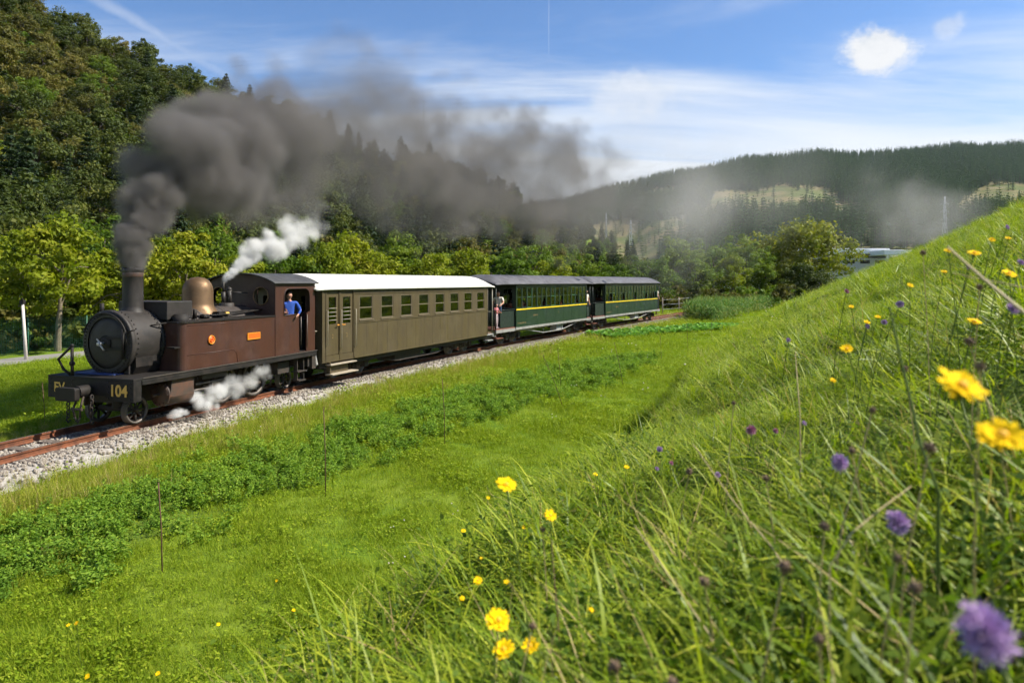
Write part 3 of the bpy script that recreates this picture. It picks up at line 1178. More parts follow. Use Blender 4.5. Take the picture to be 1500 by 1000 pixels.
# smokebox
SBZ, SBR = 1.76, .685
b = MB()
b.lathe([(SBR, .46), (SBR, 1.32)], (0, 0, SBZ), 'x', 48)
b.lathe([(.56, .42), (.70, .42), (.715, .435), (.715, .52), (SBR, .53)], (0, 0, SBZ), 'x', 48)
b.lathe([(SBR, 1.25), (.70, 1.26), (.70, 1.35), (.60, 1.36)], (0, 0, SBZ), 'x', 48)
sb = b.build('smokebox', 'smokebox', loco)
b = MB()
b.lathe([(.001, .375), (.25, .385), (.45, .41), (.56, .445), (.57, .47)], (0, 0, SBZ), 'x', 40)
dr = b.build('smokebox_door', 'smokebox', loco)
b = MB()
b.lathe([(.001, .34), (.12, .345), (.15, .36), (.15, .40)], (0, 0, SBZ), 'x', 20)
b.torus((.365, 0, SBZ), .155, .016, 'x', 24, 6)
for dz in (.12, -.12):
    b.box(.352, .40, -.50, -.06, SBZ + dz - .03, SBZ + dz + .03)
b.cyl((.37, -.50, SBZ - .32), (.37, -.50, SBZ + .34), .035, 8)
b.build('hinge_strap', 'black_iron', dr)
b = MB()
b.cyl((.20, 0, SBZ), (.38, 0, SBZ), .035, 10)
b.tube([(.22, .02, SBZ + .02), (.20, -.16, SBZ - .13)], .018, 6)
b.tube([(.26, -.02, SBZ), (.25, .10, SBZ + .10)], .016, 6)
b.sphere((.21, 0, SBZ), .045)
b.build('door_handle', 'bright_steel', dr)
rv = MB()
for xx, rr, nn in ((.415, .64, 52), (.50, .695, 56), (.60, .692, 40), (1.22, .692, 40), (1.30, .705, 48)):
    rivets(rv, [(xx, rr * math.cos(2 * math.pi * k / nn), SBZ + rr * math.sin(2 * math.pi * k / nn)) for k in range(nn)], .017)
tag(rv.build('smokebox_rivets', 'black_iron', sb), kind='stuff')
b = MB()
b.torus((.36, 0, SBZ + .02), .63, .019, 'x', 24, 6, arc=(18, 165))
b.tube([(.36, -.60, SBZ + .22), (.36, -.60, SBZ - .02)], .019, 6)
b.tube([(.36, -.62, SBZ + .26), (.42, -.78, SBZ + .30)], .016, 6)
b.tube([(1.0, -.60, SBZ + .36), (1.30, -.74, SBZ + .40)], .017, 6)
b.build('handrail', 'black_iron', sb)
b = MB()
b.plate([(-.52, FPZ), (.52, FPZ), (.62, FPZ + .16), (.60, SBZ - .15), (-.60, SBZ - .15), (-.62, FPZ + .16)], [], end_fn(.60), .66)
b.build('saddle', 'black_iron', loco)
MB().box(.52, .60, -.50, -.36, FPZ + .002, FPZ + .20).build('lamp_iron', 'smokebox', loco, bevel=.01)
# chimney
b = MB()
b.lathe([(.28, 2.30), (.25, 2.43), (.224, 2.47), (.217, 2.55), (.213, 2.90), (.211, 3.30), (.224, 3.32), (.224, 3.40), (.185, 3.41), (.18, 2.9)], (1.08, 0, 0), 'z', 32)
ch = b.build('chimney', 'smokebox', loco)
MB().lathe([(.212, 3.20), (.217, 3.21), (.217, 3.29), (.212, 3.30)], (1.08, 0, 0), 'z', 32).build('chimney_band', 'rust_cyl', ch)
b = MB()
b.cyl((.55, .30, 2.35), (.55, .30, 2.62), .045, 10)
b.build('lamp_bracket', 'black_iron', loco)
# boiler and the box behind the chimney
b = MB()
b.lathe([(.64, 1.35), (.64, 4.56)], (0, 0, 1.81), 'x', 40)
for xx in (1.9, 2.65, 3.5):
    b.lathe([(.642, xx), (.652, xx + .005), (.652, xx + .055), (.642, xx + .06)], (0, 0, 1.81), 'x', 40)
b.build('boiler', 'boiler_clad', loco)
b = MB().box(1.34, 2.10, -.72, .72, 2.22, 2.64)
b.build('sand_box', 'smokebox', loco, bevel=.02)
# side tanks
for sg in (-1, 1):
    prof = [(1.33, .50)] + [(1.33, 1.15 - .14)] + [(1.33 + .14 - .14 * math.cos(R(a)), 1.15 - .14 + .14 * math.sin(R(a))) for a in (15, 30, 45, 60, 75, 90)] + [(4.58, 1.15), (4.58, .50)]
    b = MB().plate([(x, sg * y) for x, y in prof], [], lambda a, c_, d: (a, c_, FPZ + .004 + d), 1.07)
    tk = b.build('side_tank', 'maroon', loco)
    prof2 = [(1.31, .48), (1.31, 1.03)] + [(1.31 + .15 - .15 * math.cos(R(a)), 1.02 + .15 * math.sin(R(a))) for a in (15, 30, 45, 60, 75, 90)] + [(4.58, 1.17), (4.58, .48)]
    MB().plate([(x, sg * y) for x, y in prof2], [], lambda a, c_, d: (a, c_, FPZ + 1.074 + d), .035).build('tank_top', 'black_iron', tk)
    y0 = sg * 1.15
    bd = MB()
    bd.tube([(1.48, y0, 1.42), (2.95, y0, 1.42), (3.02, y0, 1.40), (3.10, y0, 1.30), (3.12, y0, 1.10)], .009, 5)
    bd.tube([(1.48, y0, 2.09), (4.55, y0, 2.09)], .007, 5)
    bd.build('bead', 'maroon', tk)
    rv = MB()
    rivets(rv, [(1.5 + .085 * k, y0, 1.125) for k in range(36)] + [(1.5 + .085 * k, y0, 1.38) for k in range(18)] + [(1.327, sg * (.55 + .06 * k), 1.12) for k in range(8)]
           + [(4.40, y0, 1.2 + .08 * k) for k in range(11)], .0085)
    tag(rv.build('tank_rivets', 'maroon', tk), kind='stuff')
    MB().lathe([(.001, .16), (.15, .16), (.15, .12), (.17, .12), (.17, 0)], (1.58, sg * .88, FPZ + 1.11), 'z', 22).build('filler_lid', 'black_iron', tk)
    MB().box(1.16, 1.33, sg * .98 - .13, sg * .98 + .10, 1.60, 1.635).build('tank_step', 'black_iron', tk)
c = MB()
c.lathe([(.001, 0), (.105, 0), (.105, .02), (.001, .02)], (0, 0, 0), 'y', 24)
pl1 = c.build('number_plate', 'red_plate', loco, loc=(2.22, -1.174, 1.72))
MB().torus((0, -.002, 0), .095, .012, 'y', 24, 6).build('plate_rim', 'gold_rim', pl1)
MB().torus((0, -.002, 0), .045, .007, 'y', 18, 5).build('plate_figure', 'gold_rim', pl1)
c = MB().box(-.24, .24, 0, .02, -.085, .085)
pl2 = c.build('name_plate', 'orange_plate', loco, loc=(3.70, -1.174, 1.70), bevel=.004)
c = MB()
for (a0, a1, b0, b1) in ((-.24, .24, .070, .085), (-.24, .24, -.085, -.070), (-.24, -.225, -.085, .085), (.225, .24, -.085, .085)):
    c.box(a0, a1, -.006, .004, b0, b1)
c.build('plate_rim', 'gold_rim', pl2)
# dome
b = MB()
b.lathe([(.50, 2.24), (.475, 2.32), (.425, 2.40), (.385, 2.46), (.367, 2.54), (.365, 2.86), (.352, 2.95), (.315, 3.05), (.25, 3.13), (.16, 3.185), (.07, 3.205), (.001, 3.21)], (3.03, 0, 0), 'z', 40)
o = b.build('steam_dome', 'brass_dome', loco)
# safety valves, whistle, pipework on the boiler top
b = MB()
b.lathe([(.20, 2.36), (.19, 2.52), (.15, 2.53), (.001, 2.53)], (4.05, 0, 0), 'z', 20)
b.cyl((3.98, .04, 2.5), (3.98, .04, 2.82), .055, 10)
b.cyl((3.98, .04, 2.82), (3.98, .04, 3.08), .028, 8)
b.cyl((4.10, -.05, 2.5), (4.10, -.05, 2.86), .065, 10)
b.sphere((4.10, -.05, 2.88), .07)
b.tube([(4.10, -.10, 2.82), (4.22, -.25, 2.80), (4.5, -.3, 2.78)], .015, 5)
b.build('safety_valve', 'smokebox', loco)
b = MB()
for k, yy in enumerate((-.50, -.60, -.70)):
    b.tube([(2.3 + k * .2, yy, 2.26), (3.2, yy - .02, 2.27), (3.5, yy - .10, 2.31 - k * .02), (4.56, yy - .02, 2.34)], .017, 6)
b.box(3.0, 3.35, -.68, -.50, 2.22, 2.34)
b.cyl((2.35, -.55, 2.2), (2.35, -.55, 2.42), .05, 8)
b.cyl((2.55, -.58, 2.24), (2.75, -.58, 2.24), .06, 8)
b.build('pipework', 'black_iron', loco)
MB().cyl((3.20, -.70, 2.29), (3.32, -.70, 2.29), .035, 8).build('brass_valve', 'gold_paint', loco)
# cab
CF, CR = 4.56, 6.36


def roof_z(y, hw=1.2):
    return 3.06 + .26 * (1 - abs(y / hw) ** 2.2)


arc = [(1.13 - 2.26 * k / 16, roof_z(1.13 - 2.26 * k / 16) - .01) for k in range(17)]
b = MB()
b.plate([(-1.13, FPZ), (1.13, FPZ)] + arc, [circle2((.70, 2.70), .235), circle2((-.70, 2.70), .235)], end_fn(CF), .03)
cabf = b.build('cab_front', 'maroon_dark', loco)
for yy in (.70, -.70):
    MB().torus((CF - .008, yy, 2.70), .24, .020, 'x', 28, 6).build('window_ring', 'brass_dome', cabf)
b = MB()
b.plate([(-1.13, FPZ), (1.13, FPZ)] + arc, [rrect(-.85, -.2, 2.2, 2.9, .1), rrect(.2, .85, 2.2, 2.9, .1)], end_fn(CR - .03), .03)
b.build('cab_back', 'maroon_dark', loco)
for sg in (-1, 1):
    op = [(4.92, 2.17), (4.92, 2.62)] + [(5.14 - .22 * math.cos(R(a)), 2.66 + .24 * math.sin(R(a))) for a in (0, 20, 40, 60, 80, 90)] + \
         [(5.90 + .20 * math.sin(R(a)), 2.68 + .22 * math.cos(R(a))) for a in (0, 25, 45, 65, 90)] + [(6.10, 2.24), (5.96, 2.17), (5.94, FPZ + .02), (5.62, FPZ + .02), (5.60, 2.17)]
    b = MB().plate([(CF + .002, FPZ + .006), (CR, FPZ + .006), (CR, 3.075), (CF + .002, 3.075)], [op], side_fn(sg * 1.165, sg), .03)
    cs = b.build('cab_side', 'maroon', loco)
    e = MB().tube([(p[0], sg * 1.168, p[1]) for p in op[:-4]], .014, 5)
    e.tube([(5.60, sg * 1.168, 2.17), (4.92, sg * 1.168, 2.17)], .016, 5)
    e.build('opening_rim', 'maroon_dark', cs)
    e = MB()
    e.tube([(5.63, sg * 1.21, 1.3), (5.63, sg * 1.21, 2.1)], .014, 6)
    e.tube([(5.92, sg * 1.21, 1.2), (5.92, sg * 1.21, 2.15)], .014, 6)
    e.build('cab_handrail', 'wheel_steel', cs)
    rv = MB()
    rivets(rv, [(4.62, sg * 1.168, 1.15 + .09 * k) for k in range(21)] + [(4.66 + .08 * k, sg * 1.168, 2.42) for k in range(3)], .008)
    tag(rv.build('cab_rivets', 'maroon', cs), kind='stuff')
arch_roof(CF - .10, CR + .10, 1.23, 3.06, 3.33, .035).build('cab_roof', 'roof_dark', loco)
b = MB()
b.box(CF + .04, CF + .5, -.55, .55, FPZ + .01, 2.3)
b.box(CF + .1, CR - .1, -1.1, 1.1, FPZ + .005, FPZ + .03)
b.box(CR - .45, CR - .04, -1.0, 1.0, FPZ + .03, 2.0)
b.build('cab_fittings', 'inner_dark', loco)
# frames, cylinders, motion and wheels
b = MB()
for sg in (-1, 1):
    b.box(.2, 6.2, sg * .40 - .02, sg * .40 + .02, .42, FPZ - .05)
b.box(.3, .4, -.42, .42, .5, .95)
b.box(6.1, 6.3, -1.1, 1.1, .62, FPZ - .055)
b.build('frame', 'under_iron', loco)
for sg in (-1, 1):
    b = MB()
    b.cyl((1.02, sg * .86, .60), (1.74, sg * .86, .56), .25, 24)
    b.plate([(1.05, .55), (1.72, .52), (1.74, 1.02), (1.10, 1.02)], [], side_fn(sg * 1.11, sg), .5)
    cyl = b.build('cylinder', 'rust_cyl', loco)
    e = MB()
    e.lathe([(.001, .98), (.13, .98), (.15, .995), (.27, 1.0), (.27, 1.03), (.2, 1.04)], (0, sg * .86, .60), 'x', 24)
    e.cyl((.80, sg * .86, .60), (1.0, sg * .86, .60), .03, 8)
    rivets(e, [(.995, sg * .86 + .225 * math.cos(k * .524), .60 + .225 * math.sin(k * .524)) for k in range(12)], .022)
    e.build('cylinder_cover', 'rust_cyl', cyl)
    e = MB()
    e.cyl((1.74, sg * .86, .54), (2.7, sg * .86, .53), .03, 8)
    e.box(2.0, 3.0, sg * .86 - .05, sg * .86 + .05, .66, .70)
    e.box(2.0, 3.0, sg * .86 - .05, sg * .86 + .05, .36, .40)
    e.box(2.5, 2.75, sg * .86 - .07, sg * .86 + .07, .38, .68)
    e.box(2.98, 3.04, sg * .86 - .08, sg * .42, .32, .95)
    e.tube([(2.65, sg * .80, .53), (4.45, sg * .74, .38)], .045, 6)
    e.tube([(3.25, sg * .68, .36), (4.45, sg * .68, .36)], .045, 6)
    e.build('motion_rods', 'bright_steel' if sg > 0 else 'wheel_steel', loco)
    for xx, rr in ((.66, .30), (3.25, .50), (4.45, .50), (5.75, .30)):
        wheel(loco, xx, sg * .53, rr, 10 if rr > .4 else 8, sgn=sg)
    e = MB()
    for (z0, x0, x1) in ((.52, 5.56, 5.98), (.26, 5.60, 5.94)):
        e.box(x0, x1, sg * 1.16, sg * .92, z0, z0 + .03)
    e.box(5.60, 5.63, sg * 1.10, sg * .98, .28, .95)
    e.box(5.90, 5.93, sg * 1.10, sg * .98, .28, .95)
    e.build('cab_step', 'under_iron', loco)
b = MB()
for xx, rr in ((.66, .30), (3.25, .50), (4.45, .50), (5.75, .30)):
    b.cyl((xx, -.5, rr), (xx, .5, rr), .06, 8)
b.build('axles', 'under_iron', loco)
b = MB()
for sg in (-1, 1):
    b.box(4.9, 5.4, sg * .98, sg * .75, .55, .85)
    b.box(2.1, 2.9, sg * 1.0, sg * .85, .78, .98)
    b.tube([(3.9, sg * .7, .95), (3.9, sg * .62, .15)], .03, 5)
    b.tube([(5.05, sg * .7, .95), (5.05, sg * .62, .2)], .03, 5)
    b.box(6.2, 6.38, sg * 1.18, sg * 1.02, .55, 1.02)
b.build('brake_gear', 'under_iron', loco)


# ------------------------------------------------------------------ people
def person(name, label, mats, pose, parent_loc, rz, scale=1.0, group=None, cut=None):
    """mats: (shirt, trousers, hair); pose: dict of joint overrides. Faces +x, feet at z = 0"""
    J = dict(pel=(0, 0, .95), bel=(.01, 0, 1.10), che=(0, 0, 1.28), nb=(-.01, 0, 1.44), nk=(.005, 0, 1.50), hd=(.02, 0, 1.575), hm=(.012, 0, 1.635), ht=(0, 0, 1.69),
             nose=(.115, 0, 1.585), chin=(.075, 0, 1.525))
    for s_, sg in (('l', 1), ('r', -1)):
        J.update({s_ + 'hip': (0, sg * .095, .91), s_ + 'kn': (.02, sg * .10, .50), s_ + 'an': (-.02, sg * .10, .09), s_ + 'to': (.14, sg * .12, .045),
                  s_ + 'sh': (-.01, sg * .188, 1.40), s_ + 'el': (-.03, sg * .25, 1.12), s_ + 'wr': (.06, sg * .25, .88), s_ + 'pa': (.09, sg * .25, .80), s_ + 'ear': (.01, sg * .082, 1.585)})
    J.update(pose)
    RAD = dict(pel=(.14, .115), bel=(.135, .105), che=(.15, .11), nb=(.075, .07), nk=(.047, .050), hd=(.078, .088), hm=(.086, .100), ht=(.055, .06), nose=(.014, .014), chin=(.032, .032),
               hip=(.092, .092), kn=(.062, .062), an=(.042, .042), to=(.038, .038), sh=(.068, .068), el=(.046, .046), wr=(.030, .030), pa=(.036, .026), ear=(.020, .020))
    edges = [('pel', 'bel'), ('bel', 'che'), ('che', 'nb'), ('nb', 'nk'), ('nk', 'hd'), ('hd', 'hm'), ('hm', 'ht'), ('hd', 'nose'), ('hd', 'chin')]
    for s_ in 'lr':
        edges += [('pel', s_ + 'hip'), (s_ + 'hip', s_ + 'kn'), (s_ + 'kn', s_ + 'an'), (s_ + 'an', s_ + 'to'), ('che', s_ + 'sh'), (s_ + 'sh', s_ + 'el'), (s_ + 'el', s_ + 'wr'), (s_ + 'wr', s_ + 'pa'), ('hd', s_ + 'ear')]
    # fingers
    for s_, sg in (('l', 1), ('r', -1)):
        pa, wr = Vector(J[s_ + 'pa']), Vector(J[s_ + 'wr'])
        d = (pa - wr).normalized()
        side = d.cross(Vector((0, sg, .3))).normalized()
        curl = d.cross(side).normalized() * sg
        for k, (o_, ln) in enumerate(((-.032, .062), (-.011, .075), (.011, .072), (.031, .058))):
            f1, f2 = s_ + 'f%d' % k, s_ + 'g%d' % k
            J[f1] = tuple(pa + side * o_ + d * ln * .6)
            J[f2] = tuple(pa + side * o_ + d * ln * .95 + curl * ln * .35)
            RAD[f1[1:]] = RAD[f2[1:]] = (.009, .009)
            edges += [(s_ + 'pa', f1), (f1, f2)]
        J[s_ + 'th'] = tuple(wr.lerp(pa, .45) + side * -.05 + d * .02)
        RAD['th'] = (.010, .010)
        edges += [(s_ + 'wr', s_ + 'th')]
    names = list(J)
    me = bpy.data.meshes.new(name)
    me.from_pydata([J[k] for k in names], [(names.index(a), names.index(b_)) for a, b_ in edges], [])
    tmp = bpy.data.objects.new(name + '_rig', me)
    COL.objects.link(tmp)
    md = tmp.modifiers.new('skin', 'SKIN')
    md.use_smooth_shade = True
    md.branch_smoothing = .5
    if not me.skin_vertices:
        bpy.context.view_layer.objects.active = tmp
        bpy.ops.mesh.customdata_skin_add()
    for i, k in enumerate(names):
        rr = RAD.get(k) or RAD.get(k[1:])
        me.skin_vertices[0].data[i].radius = rr
        me.skin_vertices[0].data[i].use_root = (k == 'pel')
    sd = tmp.modifiers.new('sub', 'SUBSURF')
    sd.levels = sd.render_levels = 2
    dg = bpy.context.evaluated_depsgraph_get()
    out = bpy.data.meshes.new_from_object(tmp.evaluated_get(dg))
    bpy.data.objects.remove(tmp)
    out.materials.clear()
    for m in ('skin', mats[0], mats[1]):
        out.materials.append(MATS[m])
    # clothing regions by nearest bone
    segs = [(Vector(J[a]), Vector(J[b_]), a, b_) for a, b_ in edges]
    for p in out.polygons:
        c = p.center
        best, who, tt = 9, None, 0
        for A, B, a, b_ in segs:
            ab = B - A
            t = max(0, min(1, (c - A).dot(ab) / max(ab.length_squared, 1e-9)))
            d = (A + ab * t - c).length
            if d < best:
                best, who, tt = d, (a, b_), t
        a, b_ = who
        mi = 0
        if b_[1:] in ('hip', 'kn') or (b_[1:] == 'an') or b_[1:] == 'to' or (who == ('pel', 'bel') and tt < .25):
            mi = 2
        elif who in (('pel', 'bel'), ('bel', 'che')) or (who == ('che', 'nb')) or b_[1:] in ('sh',) or (b_[1:] == 'el' and tt < (.95 if mats[0] == 'shirt_blue' else .62)) or (b_[1:] == 'wr' and mats[0] == 'shirt_blue' and tt < .9):
            mi = 1
        p.material_index = mi
        p.use_smooth = True
    root = thing(name, label, 'person', parent_loc, rz, group)
    root.scale = (scale,) * 3
    bo = bpy.data.objects.new('body', out)
    COL.objects.link(bo)
    bo.parent = root
    h = MB()
    hc = Vector(J['hm'])
    h.sphere((hc.x - .018, hc.y, hc.z + .012), .106, 14, 10, (.98, .84, 1.0))
    keep_f = []
    hv = h.v
    fs = [f for f in h.f if (sum(hv[i][2] for i in f) / len(f) - hc.z) > -.02 + .9 * max(0, (sum(hv[i][0] for i in f) / len(f) - hc.x - .01))]
    h.f = fs
    h.smooth = [True] * len(fs)
    h.build('hair', mats[2], bo)
    e = MB()
    for sg in (-1, 1):
        e.sphere((hc.x + .082, hc.y + sg * .032, hc.z - .025), .011, 6, 5)
    e.build('eyes', 'hair_dark', bo)
    return root


def veh_pt(v, x, y):
    c, s_ = math.cos(v.rz), math.sin(v.rz)
    return v.A[0] + c * x - s_ * y, v.A[1] + s_ * x + c * y


px_, py_ = veh_pt(LV, 5.40, -.98)
person('person', 'driver in a blue shirt leaning on the cab sill of the brown locomotive', ('shirt_blue', 'trousers_dark', 'hair_dark'),
       dict(rel=(.02, -.27, 1.14), rwr=(.14, -.16, 1.10), rpa=(.20, -.10, 1.10), lel=(.06, .30, 1.16), lwr=(.16, .22, 1.06), lpa=(.20, .19, 1.02)),
       (px_, py_, FPZ + .03), LV.rz - 2.35, 1.0)


# ------------------------------------------------------------------ carriages
def bogie(parent, x, m='under_iron'):
    b_ = MB()
    for sg in (-1, 1):
        b_.plate([(x - 1.05, .44), (x - .9, .56), (x - .35, .56), (x - .25, .50), (x + .25, .50), (x + .35, .56), (x + .9, .56), (x + 1.05, .44), (x + .9, .38), (x + .3, .30), (x - .3, .30), (x - .9, .38)], [], side_fn(sg * .80, sg), .05)
        for dx in (-.68, .68):
            b_.box(x + dx - .11, x + dx + .11, sg * .70, sg * .88, .24, .44)
        for dx in (-.18, 0, .18):
            b_.cyl((x + dx, sg * .80, .26), (x + dx, sg * .80, .52), .055, 8)
    b_.box(x - .15, x + .15, -.8, .8, .36, .6)
    b_.cyl((x - .68, -.75, .31), (x - .68, .75, .31), .05, 8)
    b_.cyl((x + .68, -.75, .31), (x + .68, .75, .31), .05, 8)
    bo = b_.build('bogie', m, parent)
    for dx in (-.68, .68):
        for sg in (-1, 1):
            w_ = MB().lathe([(.001, .03), (.10, .05), (.12, .02), (.24, .01), (.26, .05), (.31, .05), (.31, -.04), (.335, -.05), (.335, -.07), (.001, -.06)], axis='y', n=24)
            o_ = w_.build('wheel', 'wheel_steel', bo, loc=(x + dx, sg * .53, .31))
            if sg < 0:
                o_.rotation_euler = (0, 0, math.pi)


CV = Veh(6.2, 12.6)
C1 = thing('passenger_carriage', 'olive brown wooden carriage with white roof coupled behind the locomotive', 'carriage', (*CV.A, 0), CV.rz)
BZ, EZ, HWD = .66, 2.88, 1.25
WIN = [(1.87 + 1.235 * k, 1.87 + 1.235 * k + .74) for k in range(8)]
for sg in (-1, 1):
    holes = [rrect(a, c_, 1.86, 2.64, .03, 2) for a, c_ in WIN] + [[(.23, .86), (.80, .86), (.80, 2.82), (.23, 2.82)], [(.92, .86), (1.52, .86), (1.52, 2.82), (.92, 2.82)]]
    b = MB().plate([(0, BZ), (11.57, BZ), (11.57, EZ), (0, EZ)], holes, side_fn(sg * HWD, sg), .05)
    sd = b.build('side_wall', 'olive', C1)
    y0 = sg * HWD
    for (a, c_) in WIN:
        f_ = MB()
        yo = y0 - sg * .012
        for (xa, xb, za, zb_) in ((a, c_, 1.86, 1.90), (a, c_, 2.60, 2.64), (a, a + .035, 1.90, 2.60), (c_ - .035, c_, 1.90, 2.60), (a + .035, c_ - .035, 2.235, 2.27)):
            f_.box(xa, xb, min(yo, yo - sg * .03), max(yo, yo - sg * .03), za, zb_)
        wf = f_.build('window', 'olive_trim', C1)
        MB().box(a + .03, c_ - .03, min(y0 - sg * .028, y0 - sg * .033), max(y0 - sg * .028, y0 - sg * .033), 1.895, 2.605).build('pane', 'glass', wf)
        MB().box(a - .03, c_ + .03, min(y0 + sg * .002, y0 + sg * .028), max(y0 + sg * .002, y0 + sg * .028), 1.825, 1.855).build('sill', 'olive_trim', wf)
    t_ = MB()
    for (z0, z1, xa) in ((1.76, 1.80, 1.60), (.66, .70, 1.60), (2.70, 2.725, 1.60)):
        t_.box(xa, 11.55, min(y0 + sg * .002, y0 + sg * .016), max(y0 + sg * .002, y0 + sg * .016), z0, z1)
    for xa in (.0, .17, .84, 1.55, 11.53):
        t_.box(xa, xa + .045, min(y0 + sg * .002, y0 + sg * .014), max(y0 + sg * .002, y0 + sg * .014), .70, 2.85)
    t_.build('moulding', 'olive', sd)
    st_ = MB()
    for k in range(16):
        xa = 1.62 + k * .62
        st_.box(xa, xa + .010, min(y0 + sg * .001, y0 + sg * .003), max(y0 + sg * .001, y0 + sg * .003), .70, 1.76)
    tag(st_.build('panel_strips', 'olive', sd), kind='stuff')
    for (a, c_) in ((.23, .80), (.92, 1.52)):
        d_ = MB().plate([(a + .01, .87), (c_ - .01, .87), (c_ - .01, 2.81), (a + .01, 2.81)], [[(a + .11, 1.80), (c_ - .11, 1.80), (c_ - .11, 2.62), (a + .11, 2.62)]], side_fn(y0 - sg * .018, sg), .035)
        do = d_.build('door', 'olive', C1)
        MB().box(a + .105, c_ - .105, min(y0 - sg * .035, y0 - sg * .04), max(y0 - sg * .035, y0 - sg * .04), 1.80, 2.62).build('pane', 'glass', do)
        g_ = MB()
        for zz in (1.92, 2.04, 2.16, 2.28):
            g_.cyl((a + .10, y0 - sg * .012, zz), (c_ - .10, y0 - sg * .012, zz), .011, 6)
        g_.build('guard_bar', 'trim_pale', do)
        h_ = MB()
        hx = c_ - .05 if a < .5 else a + .05
        h_.cyl((hx, y0 - sg * .02, 1.76), (hx, y0 + sg * .05, 1.76), .022, 8)
        h_.tube([(hx, y0 + sg * .05, 1.76), (hx + (.09 if a > .5 else -.09), y0 + sg * .05, 1.76)], .014, 6)
        h_.build('handle', 'gold_rim', do)
        c0 = (a + c_) / 2
        text_mesh('2', .19, 'class_mark', 'faded_gold', do, (c0, y0 - sg * .014, 1.42), (R(90), 0, 0 if sg < 0 else R(180)), .003)
    for hx in (.19, .86, 1.60):
        h_ = MB().tube([(hx, y0, 2.24), (hx, y0 + sg * .07, 2.22), (hx, y0 + sg * .07, 1.05 if hx > .5 else 1.2), (hx, y0, 1.02 if hx > .5 else 1.18)], .010, 6)
        h_.build('grab_rail', 'trim_pale', C1)
    # steps below the door
    s_ = MB()
    for (zz, yy) in ((.56, .10), (.27, .16)):
        s_.box(.30, 1.60, min(y0 - sg * .12, y0 + sg * yy), max(y0 - sg * .12, y0 + sg * yy), zz, zz + .035)
    s_.build('step_board', 'step_wood', C1, bevel=.006)
    s_ = MB()
    s_.box(.34, .38, min(y0 - sg * .1, y0 + sg * .03), max(y0 - sg * .1, y0 + sg * .03), .24, .66)
    s_.box(.38, 1.35, min(y0 - sg * .1, y0 - sg * .06), max(y0 - sg * .1, y0 - sg * .06), .29, .62)
    s_.box(.25, 1.50, min(y0 - sg * .045, y0 - sg * .02), max(y0 - sg * .045, y0 - sg * .02), .70, .85)
    s_.build('step_hanger', 'olive_dark', C1)
b = MB()
b.plate([(-1.2, BZ), (1.2, BZ), (1.2, 2.85)] + [(1.2 - 2.4 * k / 12, 2.85 + .36 * (1 - abs(1 - k / 6) ** 2.4)) for k in range(13)] + [(-1.2, 2.85)], [rrect(-1.0, -.45, 2.05, 2.66, .03), rrect(.45, 1.0, 2.05, 2.66, .03), rrect(-.36, .36, BZ + .05, 2.66, .03)], end_fn(.004), .04)
b.build('end_wall', 'olive_dark', C1)
MB().plate([(-1.2, BZ), (1.2, BZ), (1.2, 2.85), (-1.2, 2.85)], [rrect(-.36, .36, BZ + .05, 2.66, .03)], end_fn(11.50), .04).build('end_wall', 'olive_dark', C1)
MB().box(.05, .06, -.35, .35, BZ, 2.64).build('end_door', 'olive_dark', C1)
b = MB()
b.box(.06, 12.25, -1.18, 1.18, BZ + .05, BZ + .10)
b.build('floor', 'inner_wood', C1)
arch_roof(-.28, 12.30, 1.33, EZ, 3.34, .05, ends=.75, drop=.02).build('roof', 'roof_white', C1)
MB().box(.1, 11.5, -1.15, 1.15, EZ - .04, EZ - .02).build('ceiling', 'trim_pale', C1)
se = MB()
for k in range(9):
    xa = 1.72 + 1.1 * k
    for (ya, yb) in ((-1.15, -.35), (.35, 1.15)):
        se.box(xa, xa + .42, ya, yb, 1.08, 1.16)
        se.box(xa + .18, xa + .24, ya, yb, 1.16, 1.72)
se.build('seats', 'seat_wood', C1)
u = MB()
u.box(.05, 12.3, -1.12, -1.02, .50, BZ + .04)
u.box(.05, 12.3, 1.02, 1.12, .50, BZ + .04)
u.box(4.4, 6.2, -.95, -.2, .25, .6)
u.box(6.6, 7.4, .1, .9, .28, .6)
u.cyl((5.2, .2, .42), (6.8, .2, .42), .16, 12)
for sg in (-1, 1):
    u.tube([(2.9, sg * .95, .52), (4.6, sg * .95, .26), (7.4, sg * .95, .26), (9.1, sg * .95, .52)], .02, 6)
u.build('underframe', 'under_iron', C1)
for xx in (2.1, 9.9):
    bogie(C1, xx)
b = MB()
b.box(11.57, 12.28, -1.22, 1.22, BZ - .02, BZ + .045)
b.box(12.22, 12.30, -1.22, 1.22, .55, BZ + .04)
for sg in (-1, 1):
    b.box(11.70, 12.25, sg * 1.22, sg * .95, .38, .42)
b.build('end_platform', 'solebar_grey', C1)
for sg in (-1, 1):
    b = MB()
    for xx in (11.68, 12.20):
        b.tube([(xx, sg * 1.2, BZ), (xx, sg * 1.2, 2.85)], .022, 6)
    b.tube([(12.20, sg * 1.2, 1.7), (12.20, sg * .4, 1.7)], .018, 6)
    b.tube([(12.20, sg * .4, BZ), (12.20, sg * .4, 1.7)], .018, 6)
    b.build('end_railing', 'trim_pale', C1)
b = MB()
b.tube([(-.10, -1.02, .75), (-.10, -1.02, 1.55)], .022, 8)
b.cyl((-.10, -1.02, 1.52), (-.10, -1.02, 1.66), .05, 10)
b.torus((-.10, -1.02, 1.62), .10, .014, 'z', 16, 5)
b.tube([(-.10, -1.02, .95), (-.14, -1.02, .8), (-.16, -.8, .7)], .03, 8)
b.build('brake_column', 'trim_pale', C1)
MB().plate([(-1.16, .62), (-.72, .62), (-.72, .86), (-.85, .95), (-1.10, .90)], [], end_fn(-.14), .10).build('coupling_housing', 'solebar_grey', C1, bevel=.02)


